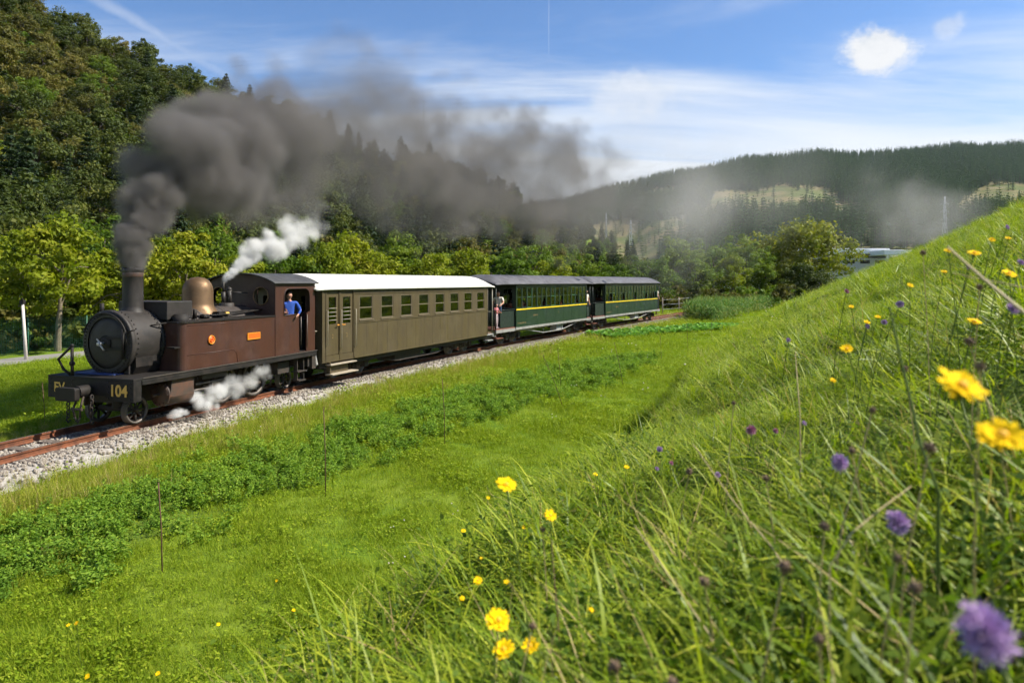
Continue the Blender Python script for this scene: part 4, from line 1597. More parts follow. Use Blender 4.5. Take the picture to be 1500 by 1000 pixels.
def green_coach(v, L, xa, xb, label, nwin, num_x):
    c = thing('passenger_carriage', label, 'carriage', (*v.A, 0), v.rz)
    bz, ez, hw = .82, 2.98, 1.2
    pitch = (xb - xa - .16) / nwin
    wins = [(xa + .08 + pitch * k + .05, xa + .08 + pitch * (k + 1) - (.05 if k % 2 else .03)) for k in range(nwin)]
    for sg in (-1, 1):
        y0 = sg * hw
        b = MB().plate([(xa, bz), (xb, bz), (xb, ez), (xa, ez)], [[(p, 1.76), (q_, 1.76), (q_, 2.80), (p, 2.80)] for p, q_ in wins], side_fn(y0, sg), .045)
        s_ = b.build('side_wall', 'green_coach', c)
        for k, (p, q_) in enumerate(wins):
            f_ = MB()
            yo = y0 - sg * .015
            for (x0, x1, z0, z1) in ((p, q_, 1.76, 1.785), (p, q_, 2.775, 2.80), (p, p + .02, 1.785, 2.775), (q_ - .02, q_, 1.785, 2.775), (p + .02, q_ - .02, 2.29, 2.315)):
                f_.box(x0, x1, min(yo, yo - sg * .02), max(yo, yo - sg * .02), z0, z1)
            wf = f_.build('window', 'green_light' if k % 5 == 2 else 'green_coach', c)
            MB().box(p + .015, q_ - .015, min(yo - sg * .008, yo - sg * .012), max(yo - sg * .008, yo - sg * .012), 2.31 if k % 4 == 1 else 1.78, 2.78).build('pane', 'glass', wf)
        MB().box(xa, xb, min(y0 + sg * .002, y0 + sg * .022), max(y0 + sg * .002, y0 + sg * .022), 1.668, 1.722).build('waist_stripe', 'yellow_line', s_)
        MB().box(xa - .05, xb + .05, min(y0 - sg * .06, y0 + sg * .03), max(y0 - sg * .06, y0 + sg * .03), .70, bz - .004).build('solebar', 'solebar_grey', c)
        st_ = MB()
        for xx in np.arange(xa + 1.2, xb - .5, 1.22):
            st_.box(xx, xx + .012, min(y0 + sg * .001, y0 + sg * .005), max(y0 + sg * .001, y0 + sg * .005), bz + .02, 1.65)
        for xx in (xa, xb - .05):
            st_.box(xx, xx + .05, min(y0 + sg * .001, y0 + sg * .018), max(y0 + sg * .001, y0 + sg * .018), bz, ez)
        tag(st_.build('panel_strips', 'green_coach', s_), kind='stuff')
        # small faded gilt lettering, too faint to read
        gl = MB()
        r_ = random.Random(3)
        for (x0, n_, z0, h_) in ((xa + 2.0, 9, 1.30, .10), (xa + .2, 12, .98, .08), (num_x, 1, 1.33, .16)):
            xx = x0
            for k in range(n_):
                w2 = r_.uniform(.02, .045)
                gl.box(xx, xx + w2, min(y0 + sg * .001, y0 + sg * .004), max(y0 + sg * .001, y0 + sg * .004), z0, z0 + h_ * r_.uniform(.5, 1))
                xx += w2 + r_.uniform(.02, .06)
        tag(gl.build('faded_gilding', 'faded_gold', s_), kind='stuff')
    for xx in (xa, xb - .04):
        MB().plate([(-1.15, bz), (1.15, bz), (1.15, ez), (-1.15, ez)], [rrect(-.36, .36, bz + .05, 2.7, .03), rrect(-1.0, -.5, 1.8, 2.7, .03), rrect(.5, 1.0, 1.8, 2.7, .03)], end_fn(xx), .04).build('end_wall', 'green_dark', c)
    MB().box(xa + .03, xa + .045, -.36, .36, bz, 2.7).build('end_door', 'green_dark', c)
    MB().box(0.02, L - .02, -1.16, 1.16, bz - .03, bz + .03).build('floor', 'platform_floor', c)
    MB().box(xa + .05, xb - .05, -1.12, 1.12, ez - .05, ez - .03).build('ceiling', 'trim_pale', c)
    arch_roof(-.12, L + .12, 1.31, ez, 3.43, .05, ends=.9, drop=.03).build('roof', 'roof_grey', c)
    se = MB()
    for xx in np.arange(xa + .5, xb - .7, 1.05):
        for (ya, yb) in ((-1.1, -.3), (.3, 1.1)):
            se.box(xx, xx + .42, ya, yb, 1.24, 1.31)
            se.box(xx + .18, xx + .24, ya, yb, 1.31, 1.90)
    se.build('seats', 'seat_wood', c)
    # platforms with railings and posts
    for (x0, x1, xe) in ((0.0, xa, .05), (xb, L, L - .05)):
        if x1 - x0 < .3:
            continue
        p = MB()
        for sg in (-1, 1):
            p.tube([(xe, sg * 1.15, bz), (xe, sg * 1.15, ez)], .022, 6)
            p.tube([(xe, sg * 1.15, 1.72), (xe, sg * .35, 1.72)], .02, 6)
            for yy in np.arange(.35, 1.16, .11):
                p.tube([(xe, sg * yy, bz), (xe, sg * yy, 1.72)], .011, 5)
            p.tube([(x0 + .06, sg * 1.15, 1.72), (x1 - .06, sg * 1.15, 1.72)], .016, 6)
        p.build('platform_railing', 'green_dark', c)
        for sg in (-1, 1):
            g_ = MB().plate([(x0 + .55, bz + .05), (x1 - .05, bz + .05), (x1 - .05, 1.66), (x0 + .55, 1.66)] if x1 - x0 > 1 else [(x0 + .1, bz + .05), (x1 - .05, bz + .05), (x1 - .05, 1.5), (x0 + .1, 1.5)], [], side_fn(sg * 1.12, sg), .02)
            g_.build('platform_gate', 'green_dark', c)
        s2 = MB()
        for sg in (-1, 1):
            s2.box(x0 + .12, min(x0 + .75, x1), sg * 1.18, sg * .9, .38, .41)
            s2.box(x0 + .15, x0 + .18, sg * 1.1, sg * 1.0, .40, .8)
        s2.build('platform_step', 'platform_floor', c)
        for sg in (-1, 1):
            MB().box(x0, x1, min(sg * 1.14, sg * 1.2), max(sg * 1.14, sg * 1.2), .66, .80).build('platform_solebar', 'solebar_grey', c)
    u = MB()
    u.box(.1, L - .1, -.5, -.4, .5, .79)
    u.box(.1, L - .1, .4, .5, .5, .79)
    for sg in (-1, 1):
        m0, m1 = xa + (xb - xa) * .36, xa + (xb - xa) * .62
        u.tube([(xa + .8, sg * 1.08, .70), (m0, sg * 1.08, .34), (m1, sg * 1.08, .34), (xb - .8, sg * 1.08, .70)], .025, 6)
        for xx in (m0, m1):
            u.tube([(xx, sg * 1.08, .34), (xx, sg * 1.08, .74)], .02, 6)
        u.box(0, .12, sg * .3, sg * 1.1, .5, .72)
    u.build('truss_frame', 'solebar_grey', c)
    m1 = xa + (xb - xa) * .56
    for sg in (-1, 1):
        MB().box(m1, m1 + .95, sg * 1.02, sg * .62, .32, .69).build('battery_box', 'grey_box', c, bevel=.015)
    bogie(c, xa + .3)
    bogie(c, xb - .6)
    return c


G2 = Veh(18.9, 12.6)
G3 = Veh(31.9, 14.6)
green_coach(G2, 12.6, 2.05, 11.85, 'green carriage with yellow line and grey roof behind the olive brown carriage', 16, 7.4)
green_coach(G3, 14.6, 2.15, 13.9, 'last green carriage of the train, with yellow line and grey roof', 18, 8.6)

# passengers
px_, py_ = veh_pt(G2, 1.05, -.75)
person('person', 'man in a white shirt and jeans standing on an open carriage platform', ('shirt_white', 'jeans', 'hair_dark'),
       dict(rel=(-.06, -.27, 1.14), rwr=(.04, -.26, .92), rpa=(.08, -.25, .85), lel=(.12, .26, 1.16), lwr=(.32, .2, 1.08), lpa=(.38, .18, 1.06)), (px_, py_, .85), G2.rz + math.pi + .25, 1.04)
px_, py_ = veh_pt(G2, .12 + .28, -.98)
person('person', 'child in a pink shirt and pale trousers holding the platform railing', ('shirt_pink', 'trousers_white', 'hair_dark'),
       dict(rel=(.06, -.27, 1.14), rwr=(.22, -.18, 1.10), rpa=(.28, -.15, 1.08), lel=(.08, .26, 1.14), lwr=(.24, .18, 1.12), lpa=(.30, .15, 1.10)), (px_, py_, .85), G2.rz - math.pi / 2, .70)
px_, py_ = veh_pt(G2, 12.25, -1.0)
person('person', 'passenger in a white shirt leaning out between the two green carriages', ('shirt_white', 'trousers_dark', 'hair_dark'),
       dict(rel=(.08, -.27, 1.14), rwr=(.22, -.22, 1.02), rpa=(.28, -.20, 1.0)), (px_, py_, .85), G2.rz - math.pi / 2 - .4, 1.0)
SEATED = dict(pel=(0, 0, .50), bel=(.0, 0, .66), che=(-.01, 0, .84), nb=(-.01, 0, 1.0), nk=(.005, 0, 1.06), hd=(.02, 0, 1.135), hm=(.012, 0, 1.195), ht=(0, 0, 1.25), nose=(.115, 0, 1.145), chin=(.075, 0, 1.085))
for s_, sg in (('l', 1), ('r', -1)):
    SEATED.update({s_ + 'hip': (.03, sg * .095, .48), s_ + 'kn': (.42, sg * .11, .50), s_ + 'an': (.42, sg * .11, .10), s_ + 'to': (.56, sg * .12, .05),
                   s_ + 'sh': (-.01, sg * .175, .96), s_ + 'el': (.04, sg * .24, .70), s_ + 'wr': (.24, sg * .16, .62), s_ + 'pa': (.31, sg * .13, .60), s_ + 'ear': (.01, sg * .082, 1.145)})
protos = []
for i, (sh, hr) in enumerate((('shirt_white', 'hair_dark'), ('shirt_red', 'hair_dark'), ('shirt_teal', 'seed_brown'), ('shirt_pink', 'seed_brown'))):
    protos.append((person('person', 'x', (sh, 'jeans' if i % 2 else 'trousers_dark', hr), SEATED, (0, 0, -50), 0, .98), sh))
NAMES = {'shirt_white': 'white', 'shirt_red': 'red', 'shirt_teal': 'teal', 'shirt_pink': 'pink'}


def seat_person(k, v, x, y, z, rz, where, first={}):
    root, sh = protos[k]
    if k in first:
        r = copy_tree(root)
    else:
        r = root
        first[k] = 1
    a, c_ = veh_pt(v, x, y)
    r.location = (a, c_, z)
    r.rotation_euler = (0, 0, v.rz + rz)
    r['label'] = 'seated passenger in a %s shirt inside the %s' % (NAMES[sh], where)
    r['group'] = 'passengers in %s shirts in the %s' % (NAMES[sh], where)


seat_person(0, CV, 3.30, -.85, BZ + .50, math.pi, 'olive brown carriage')
seat_person(3, CV, 3.72, -.70, BZ + .34, 0, 'olive brown carriage')
for i, (xx, k) in enumerate(((2.62, 1), (3.67, 0), (4.72, 0), (5.25, 2), (6.8, 1), (7.35, 3), (7.9, 0), (8.9, 0), (9.5, 2), (9.95, 0), (10.98, 0))):
    seat_person(k, G2, xx, -.80 if i % 3 else -.62, 1.24 - .40, math.pi if i % 2 else 0, 'first green carriage')
for i, (xx, k) in enumerate(((3.0, 1), (4.1, 2), (4.7, 2), (5.4, 0), (6.2, 0), (7.6, 1), (8.3, 0), (9.2, 0), (9.9, 0), (10.7, 3), (11.4, 0), (12.3, 1), (13.0, 0))):
    seat_person(k, G3, xx, -.80 if i % 3 else -.62, 1.24 - .40, math.pi if i % 2 else 0, 'last carriage of the train')
px_, py_ = veh_pt(G3, 14.25, -1.0)
person('person', 'passenger in a white shirt leaning from the rear platform of the train', ('shirt_white', 'trousers_dark', 'hair_dark'), dict(rel=(.08, -.27, 1.14), rwr=(.22, -.22, 1.02), rpa=(.28, -.20, 1.0)), (px_, py_, .85), G3.rz - math.pi / 2 - .5, 1.02)

# ------------------------------------------------------------------ trees
def tree_set(kind):
    out = []
    for k in range({'lime': 4, 'mid': 3, 'oak': 4, 'olive': 3, 'pine': 3, 'autumn': 2}[kind]):
        sd = {'lime': 100, 'mid': 200, 'oak': 300, 'olive': 400, 'pine': 500, 'autumn': 600}[kind] + k
        if kind == 'lime':
            out.append(broadleaf(6.6, 2.5, 4.9, 2.0, 58, 95, .135, 'leaf_lime', 'bark_pale', sd))
        elif kind == 'mid':
            out.append(broadleaf(7.5, 2.7, 6.2, 1.6, 62, 80, .15, 'leaf_mid', 'bark', sd))
        elif kind == 'oak':
            out.append(broadleaf(8.5, 3.6, 7.2, 1.8, 66, 64, .22, 'leaf_oak', 'bark', sd))
        elif kind == 'olive':
            out.append(broadleaf(7.0, 3.3, 6.0, 1.2, 56, 60, .21, 'leaf_olive', 'bark', sd))
        elif kind == 'autumn':
            out.append(broadleaf(12.5, 6.2, 10.5, 2.5, 110, 70, .30, 'leaf_autumn', 'bark', sd))
        else:
            out.append(conifer(11.0, 2.9, 'leaf_pine', sd))
    return out


TS = {k: tree_set(k) for k in ('lime', 'mid', 'oak', 'olive', 'pine', 'autumn')}
rt = random.Random(11)


def tree_at(kind, px, Y, s, label, group, name=None, lift=0.0, k=None):
    X = (px - 750) / F * Y
    c, t = TS[kind][rt.randrange(len(TS[kind])) if k is None else k]
    return place_tree(name or 'tree', c, t, X, Y, H1(X, Y) - .05 + lift, s, rt.uniform(0, 6.28), label, group, sz=s * rt.uniform(.92, 1.1))


# the row of young trees along the road behind the train
ROW = [(-70, 33, 1.0, 'lime'), (22, 40, .92, 'lime'), (84, 33.5, 1.0, 'lime'), (150, 41, 1.02, 'mid'), (178, 37, .86, 'lime'), (232, 41, .96, 'lime'), (268, 38, .93, 'lime'), (318, 44, .96, 'mid'),
       (352, 40, .82, 'lime'), (405, 44, .82, 'mid'), (468, 46, .92, 'lime'), (512, 50, 1.05, 'lime'), (548, 48, .90, 'lime'), (585, 56, .96, 'mid'), (622, 53, .95, 'lime'), (655, 60, .9, 'mid'), (690, 56, .9, 'lime'),
       (722, 64, .98, 'mid'), (752, 61, .92, 'mid'), (788, 68, .95, 'mid'), (815, 64, .86, 'lime'), (845, 76, 1.0, 'mid'), (878, 80, .9, 'mid'), (905, 74, .85, 'mid'), (935, 84, .92, 'mid'), (962, 78, .95, 'mid')]
for i, (px, Y, s, kd) in enumerate(ROW):
    if i == 2:
        tree_at(kd, px, Y, s, 'yellow green young tree with bare pale trunk beside the pale lamp pole', None, 'young_tree')
    elif kd == 'lime':
        tree_at(kd, px, Y, s, 'yellow green young tree in the row behind the train', 'yellow green trees in the row behind the train', 'young_tree')
    else:
        tree_at(kd, px, Y, s, 'mid green tree in the row behind the train', 'mid green trees in the row behind the train', 'young_tree')
# trees beyond the end of the train
for (px, Y, s, kd, lb) in ((990, 92, 1.25, 'mid', 0), (1020, 86, 1.0, 'mid', 0), (1045, 98, 1.25, 'mid', 0), (1072, 90, 1.0, 'lime', 1), (1092, 104, 1.3, 'mid', 0), (1120, 98, 1.0, 'mid', 0), (1010, 104, 1.4, 'mid', 0), (1062, 112, 1.45, 'mid', 0)):
    tree_at(kd, px, Y, s, ('mid green tree beyond the end of the train, behind the maize', 'yellow green tree beyond the end of the train, behind the maize')[lb],
            'mid green trees behind the maize' if lb == 0 else None)
tree_at('autumn', 1180, 112, 1.16, 'tall broad tree turning yellow, beside the white building', None, 'broad_tree', k=0)
tree_at('autumn', 1122, 124, 1.05, 'thinner yellowing tree standing beyond the maize and the green hedge trees', None, 'broad_tree', k=1)
for (px, Y, s) in ((1128, 100, .62), (1150, 99, .70), (1178, 97, .74), (1205, 98, .66), (1226, 101, .5)):
    tree_at('oak', px, Y, s, 'dark green bush at the foot of the tall yellowing tree', 'dark bushes under the yellowing tree', 'bush')
for (px, Y, s) in ((1268, 128, .62), (1300, 140, .60), (1322, 135, .5)):
    tree_at('mid', px, Y, s, 'small green bush in front of the white building', 'bushes before the white building', 'bush')

# the wooded hill: candidates spread over the slope, the nearest 270 as trees of their own, the rest one wood
cand = []
tries = 0
rw = np.random.default_rng(5)
grid = {}
while len(cand) < 1500 and tries < 60000:
    tries += 1
    u = rw.uniform(-.95, .235)
    hb = float(np.interp(u, HILL_U, HILL[:, 3]))
    hd = float(np.interp(u, HILL_U, HILL[:, 2]))
    Y = math.sqrt(rw.uniform((hb - 3) ** 2, (hd * 1.04) ** 2))
    X = u * Y
    if u > .085 and Y > hb + 3 and rw.random() < .985:
        continue
    if -.13 < (u + .67) < -.0 and 0 > 1:
        continue
    md_ = 3.4 + .009 * Y
    gk = (int(X // 5), int(Y // 5))
    ok = True
    for a in (-1, 0, 1):
        for c in (-1, 0, 1):
            for (qx, qy) in grid.get((gk[0] + a, gk[1] + c), ()):
                if (qx - X) ** 2 + (qy - Y) ** 2 < md_ * md_:
                    ok = False
    if not ok:
        continue
    grid.setdefault(gk, []).append((X, Y))
    cand.append((X, Y, u))
cx = np.array(cand)
cz = H(cx[:, 0], cx[:, 1])
patch = np.sin(cx[:, 0] * .07 + 1.3) + np.sin(cx[:, 1] * .09 + cx[:, 0] * .03) + rw.normal(size=len(cx)) * .55
order = np.argsort(cx[:, 1])
HL = {'oak': ('dark green oak on the wooded hillside above the train', 'dark green oaks on the hillside'),
      'olive': ('dull olive brown tree on the wooded hillside above the train', 'olive brown trees on the hillside'),
      'pine': ('dark pine with tiered branches on the wooded hillside', 'dark pines on the hillside'),
      'mid': ('fresh green tree on the wooded hillside above the train', 'fresh green trees on the hillside'),
      'lime': ('yellow green tree on the wooded hillside above the train', 'yellow green trees on the hillside')}
rest = []
nind = 0
for rank, i in enumerate(order):
    X, Y, u = cx[i]
    p = patch[i]
    r_ = rw.random()
    if u > -.36 and r_ < .42:
        kd = 'pine'
    elif p > .9:
        kd = 'olive'
    elif p > .1:
        kd = 'oak' if r_ < .72 else 'olive'
    elif p > -.9:
        kd = 'oak' if r_ < .55 else ('pine' if r_ < .75 else 'olive')
    else:
        kd = 'pine' if r_ < .42 else 'oak'
    if rw.random() < .035:
        kd = 'lime'
    elif rw.random() < .07:
        kd = 'mid'
    s = rw.uniform(.68, 1.12) * (.80 if kd == 'pine' else .92)
    if Y > float(np.interp(u, HILL_U, HILL[:, 2])) * .97:
        s *= rw.uniform(.75, 1.15)
    vis = abs(u) < .80
    if nind < 275 and vis:
        nind += 1
        c, t = TS[kd][int(rw.integers(len(TS[kd])))]
        place_tree('hillside_tree', c, t, X, Y, cz[i] - .15, s, rw.uniform(0, 6.28), HL[kd][0], HL[kd][1], sz=s * rw.uniform(.9, 1.15))
    else:
        rest.append((X, Y, cz[i] - .15, kd, s))


def joined_tree(c, t):
    """crown and trunk in one mesh, for the far wood"""
    bm = bmesh.new()
    bm.from_mesh(c)
    n0 = len(bm.faces)
    bm.from_mesh(t)
    bm.faces.ensure_lookup_table()
    for f in bm.faces[n0:]:
        f.material_index = 1
    me = bpy.data.meshes.new('wood_tree')
    bm.to_mesh(me)
    bm.free()
    me.materials.append(c.materials[0])
    me.materials.append(t.materials[0])
    return me


kinds = ['oak', 'olive', 'pine', 'mid', 'lime']
wl, wi = [], {}
for kd in kinds:
    for j, (c, t) in enumerate(TS[kd][:3]):
        wi[(kd, j)] = len(wl)
        wl.append(joined_tree(c, t))
wc = proto_collection('wood_tree', wl)
scatter('hillside_wood', [r_[:3] for r_ in rest], wc, [wi[(r_[3], int(rw.integers(min(3, len(TS[r_[3]])))))] for r_ in rest], [(0, 0, rw.uniform(0, 6.28)) for _ in rest],
        [r_[4] for r_ in rest], 'mixed wood covering the upper part of the steep hill')
# undergrowth between the trees
X, Y = [], []
for _ in range(1):
    n = 5200
    u = rw.uniform(-.95, .2, n)
    hb = np.interp(u, HILL_U, HILL[:, 3])
    hd = np.interp(u, HILL_U, HILL[:, 2])
    Y = np.sqrt(rw.uniform(0, 1, n) * (hd ** 2 - (hb - 8) ** 2) + (hb - 8) ** 2)
    X = u * Y
kk = ~((u > .08) & (rw.random(n) < .75))
X, Y = X[kk], Y[kk]
n = len(X)
bush = [broadleaf(2.2, 1.5, 2.1, .3, 16, 46, .17, m, 'bark', 700 + i)[0] for i, m in enumerate(('leaf_oak', 'leaf_olive', 'leaf_mid', 'leaf_olive'))]
bc = proto_collection('undergrowth_bush', bush)
scatter('undergrowth', np.c_[X, Y, H(X, Y) - .2], bc, rw.integers(0, 4, n), np.c_[np.zeros(n), np.zeros(n), rw.random(n) * 6.28], .6 + .9 * rw.random(n), 'low scrub covering the slope between the trees')

# hedge-like scrub behind the green fence and along the foot of the tree row
n = 520
ss = rw.uniform(-6, 75, n)
x, y, t = track(ss)
lt = -(20.5 + 7 * rw.random(n))
X, Y = x + lt * np.cos(t), y - lt * np.sin(t)
scatter('hedge', np.c_[X, Y, H(X, Y) - .15], bc, rw.integers(0, 4, n), np.c_[np.zeros(n), np.zeros(n), rw.random(n) * 6.28], .5 + .6 * rw.random(n), 'green scrub behind the road and the mesh fence')

n = 90
bX = rw.uniform(965, 1240, n)
bY = rw.uniform(80, 100, n)
bX = (bX - 750) / F * bY
scatter('hedgerow', np.c_[bX, bY, H(bX, bY) - .15], bc, rw.integers(0, 4, n), np.c_[np.zeros(n), np.zeros(n), rw.random(n) * 6.28], .8 + .8 * rw.random(n), 'tangled green hedgerow beyond the maize')

# far range: conifer plantations
fc = []
for k in range(3):
    c, t = conifer(16, 3.4, 'leaf_far', 800 + k, layers=8, clump=.32, bare=.10)
    fc.append(joined_tree(c, t))
fcc = proto_collection('far_conifer', fc)
n = 30000
u = rw.uniform(-.12, .86, n)
Y = np.sqrt(rw.uniform(0, 1, n) * (1330 ** 2 - 380 ** 2) + 380 ** 2)
X = u * Y
pxx = 750 + u * F
clear = ((pxx < 1010) & (pxx > 800) & (Y > 520) & (Y < 860 + 60 * np.sin(u * 17) + 40 * np.sin(u * 51)) & (rw.random(n) < .97))
clear |= (pxx < 965) & (Y < 640)
wob = 22 * np.sin(u * 47 + Y * .02) + 18 * np.sin(u * 83 + 1) + 14 * rw.normal(size=n)
for (c0, hw0, y0_, dy0) in ((1140, 110, 640, 290), (1085, 60, 680, 260), (1470, 70, 640, 240), (1215, 50, 640, 160)):
    e_ = 1 - ((pxx - c0) / hw0) ** 2
    clear |= (e_ > 0) & (Y > y0_ + wob - 30) & (Y < y0_ + dy0 * np.sqrt(np.maximum(e_, 0)) + wob)
clear &= ~(rw.random(n) < .02)
clear |= (np.sin(X * .011 + 2) * np.sin(Y * .009 + X * .004) > .86)
kk = ~clear
X, Y = X[kk], Y[kk]
n = len(X)
scatter('far_forest', np.c_[X, Y, H(X, Y) - .3], fcc, rw.integers(0, 3, n), np.c_[np.zeros(n), np.zeros(n), rw.random(n) * 6.28], .75 + .5 * rw.random(n), 'dark conifer plantations covering the far hills')
# nearer conifers standing apart at the front of the plantation
k5 = 0
for _ in range(400):
    u = rw.uniform(.24, .70)
    Y = rw.uniform(365, 430)
    c, t = TS['pine'][int(rw.integers(3))]
    if k5 >= 60:
        break
    k5 += 1
    s = rw.uniform(1.1, 1.7)
    place_tree('conifer', c, t, u * Y, Y, H1(u * Y, Y) - .2, s * .8, rw.uniform(0, 6), 'tall dark conifer at the near edge of the far plantation', 'conifers along the near edge of the plantation', sz=s)
# scattered small trees on the grassy spur
for (px, Y, s) in ((838, 200, .8), (852, 190, .7), (868, 185, .62), (886, 180, .5), (905, 178, .55), (872, 230, .5), (845, 225, .8)):
    tree_at('oak', px, Y, s, 'small dark tree on the grassy spur behind the last carriage', 'small trees on the grassy spur', 'tree')

# ------------------------------------------------------------------ far buildings, pylons, poles, fences
bl = thing('white_building', 'long low white building beyond the tall yellowing tree', 'building', (0, 0, 0))
Yb = 210.0
bx = lambda px: (px - 750) / F * Yb
bz_ = lambda py: CAM_H + (HY - py) / F * Yb
MB().box(bx(1140), bx(1345), Yb, Yb + 30, GZ, bz_(378)).build('wall', 'wall_grey', bl)
MB().box(bx(1138), bx(1302), Yb - .6, Yb + 31, bz_(372), bz_(364)).build('roof', 'wall_white', bl, bevel=.1)
MB().box(bx(1303), bx(1348), Yb - .4, Yb + 30, bz_(376), bz_(366.5)).build('roof', 'wall_white', bl, bevel=.1)
MB().box(bx(1272), bx(1300), Yb - 9, Yb - 1, bz_(375), bz_(368)).build('canopy', 'wall_white', bl, bevel=.1)
for px in (1278, 1296):
    MB().box(bx(px) - .25, bx(px) + .25, Yb - 8.6, Yb - 8.1, GZ, bz_(375)).build('pillar', 'wall_white', bl)
for k in range(7):
    f_ = MB().box(bx(1150 + 22 * k), bx(1164 + 22 * k), Yb - .08, Yb - .02, bz_(386), bz_(381)).build('window', 'inner_dark', bl)
hb_ = thing('farm_house', 'distant pale house glimpsed behind the yellowing tree', 'house', (0, 0, 0))
Yh = 260.0
hx = lambda px: (px - 750) / F * Yh
hz = lambda py: CAM_H + (HY - py) / F * Yh
MB().box(hx(1068), hx(1112), Yh, Yh + 9, GZ, hz(376)).build('wall', 'wall_white', hb_)
MB().plate([(hx(1066), hz(376)), (hx(1114), hz(376)), (hx(1110), hz(367)), (hx(1070), hz(367))], [], lambda a, c, d: (a, Yh - .6 + d, c), 10).build('roof', 'rail_rust', hb_)
for k in range(4):
    MB().box(hx(1073 + 10 * k), hx(1077 + 10 * k), Yh - .06, Yh - .01, hz(386), hz(380)).build('window', 'inner_dark', hb_)


def pylon(px, py_base, py_top, Y, w, label):
    X = (px - 750) / F * Y
    zb, zt = CAM_H + (HY - py_base) / F * Y, CAM_H + (HY - py_top) / F * Y
    zb = min(zb, H1(X, Y) + 1)
    zb = H1(X, Y) - .3
    h = zt - zb
    o = thing('pylon', label, 'pylon', (X, Y, zb))
    t_ = MB()
    lev = [(0, w), (.35 * h, w * .55), (.62 * h, w * .30), (h, w * .10)]
    r = max(.07, Y * .00022)
    for sx in (-1, 1):
        for sy in (-1, 1):
            t_.tube([(sx * a, sy * a, z) for z, a in lev], r, 4)
    nseg = 9
    for k in range(nseg):
        z0, z1 = h * k / nseg, h * (k + 1) / nseg
        a0 = np.interp(z0, [l[0] for l in lev], [l[1] for l in lev])
        a1 = np.interp(z1, [l[0] for l in lev], [l[1] for l in lev])
        for sy in (-1, 1):
            t_.tube([(-a0, sy * a0, z0), (a1, sy * a1, z1)], r * .6, 4)
            t_.tube([(a0, sy * a0, z0), (-a1, sy * a1, z1)], r * .6, 4)
            t_.tube([(sy * a0, -a0, z0), (sy * a1, a1, z1)], r * .6, 4)
    t_.build('lattice', 'steel_grey', o)
    for f_ in (.70, .80, .90):
        a = MB().tube([(-w * .95, 0, h * f_), (0, 0, h * (f_ + .03)), (w * .95, 0, h * f_)], r * .9, 4)
        for sx in (-1, 1):
            a.tube([(sx * w * .95, 0, h * f_), (sx * w * .95, 0, h * f_ - .9)], r * .7, 4)
        a.build('cross_arm', 'steel_grey', o)


pylon(924, 352, 322, 300, 1.6, 'grey lattice pylon above the trees behind the last carriage')
pylon(888, 345, 312, 330, 1.0, 'slim grey lattice pylon on the grassy spur')
pylon(1384, 352, 288, 420, 2.6, 'large lattice pylon in the smoke before the far forest')

# pale leaning pole by the road
X, Y = gp(39, 529)
o = thing('lamp_pole', 'pale slender pole beside the road and the green mesh fence', 'pole', (X, Y, H1(X, Y)))
MB().tube([(0, 0, -.3), (-.17, 0, 2.42)], [.075, .055], 10).build('shaft', 'pale_pole', o)
b = MB().box(-.26, -.10, -.08, .08, 2.42, 2.60)
b.cyl((-.18, 0, 2.6), (-.18, 0, 2.68), .03, 8)
b.build('pole_cap', 'black_iron', o)

# green mesh fence between road and scrub
fen = thing('mesh_fence', 'green wire mesh fence beyond the road on the left', 'fence', (0, 0, 0))
fs_ = np.arange(-12, 34, 2.5)
x, y, t = track(fs_)
FX, FY = x - 18.8 * np.cos(t), y + 18.8 * np.sin(t)
for i in range(len(fs_)):
    MB().cyl((0, 0, -.2), (0, 0, 1.72), .035, 8).build('post', 'green_post', fen, loc=(FX[i], FY[i], GZ))
for i in range(len(fs_) - 1):
    a, c = Vector((FX[i], FY[i], GZ)), Vector((FX[i + 1], FY[i + 1], GZ))
    m_ = MB()
    for k in range(18):
        z = .08 + k * .093
        m_.tube([a + Vector((0, 0, z)), c + Vector((0, 0, z))], .0042, 3, caps=False)
    for k in range(27):
        p = a.lerp(c, k / 27)
        m_.tube([p + Vector((0, 0, .05)), p + Vector((0, 0, 1.68))], .0042, 3, caps=False)
    tag(m_.build('wire_mesh', 'green_post', fen, fix=False), kind='stuff')
# one near post of the fence on the field side
X, Y = gp(35, 537)

# post and wire fence beyond the end of the train
pf = thing('post_fence', 'wire fence with pale posts beyond the end of the train', 'fence', (0, 0, 0))
pts = []
for (px, py, hh) in ((970.5, 460, 1.75), (994.5, 458, 1.7), (1020, 452, 1.75), (1036, 449, 1.8), (1050, 446, 1.9), (1088, 443, 1.8), (1157, 437, 1.9)):
    X, Y = gp(px, py)
    pts.append(Vector((X, Y, GZ)))
    MB().tube([(0, 0, -.2), (0, 0, hh)], [.07, .06], 8).build('post', 'wood_post', pf, loc=(X, Y, GZ))
for z in (.5, 1.0, 1.5):
    MB().tube([p + Vector((0, 0, z)) for p in pts], .010, 4, caps=False).build('wire', 'steel_grey', pf)
X, Y = gp(1114, 441)
o = thing('marker_stone', 'short white boundary stone among the maize', 'stone', (X, Y, GZ))
MB().plate(rrect(-.32, .32, -.1, 1.05, .12), [], lambda a, c, d: (a, d, c), .25).build('stone', 'wall_white', o, bevel=.03)
MB().box(-.40, .40, -.06, .31, -.1, .12).build('base', 'concrete', o, bevel=.02)

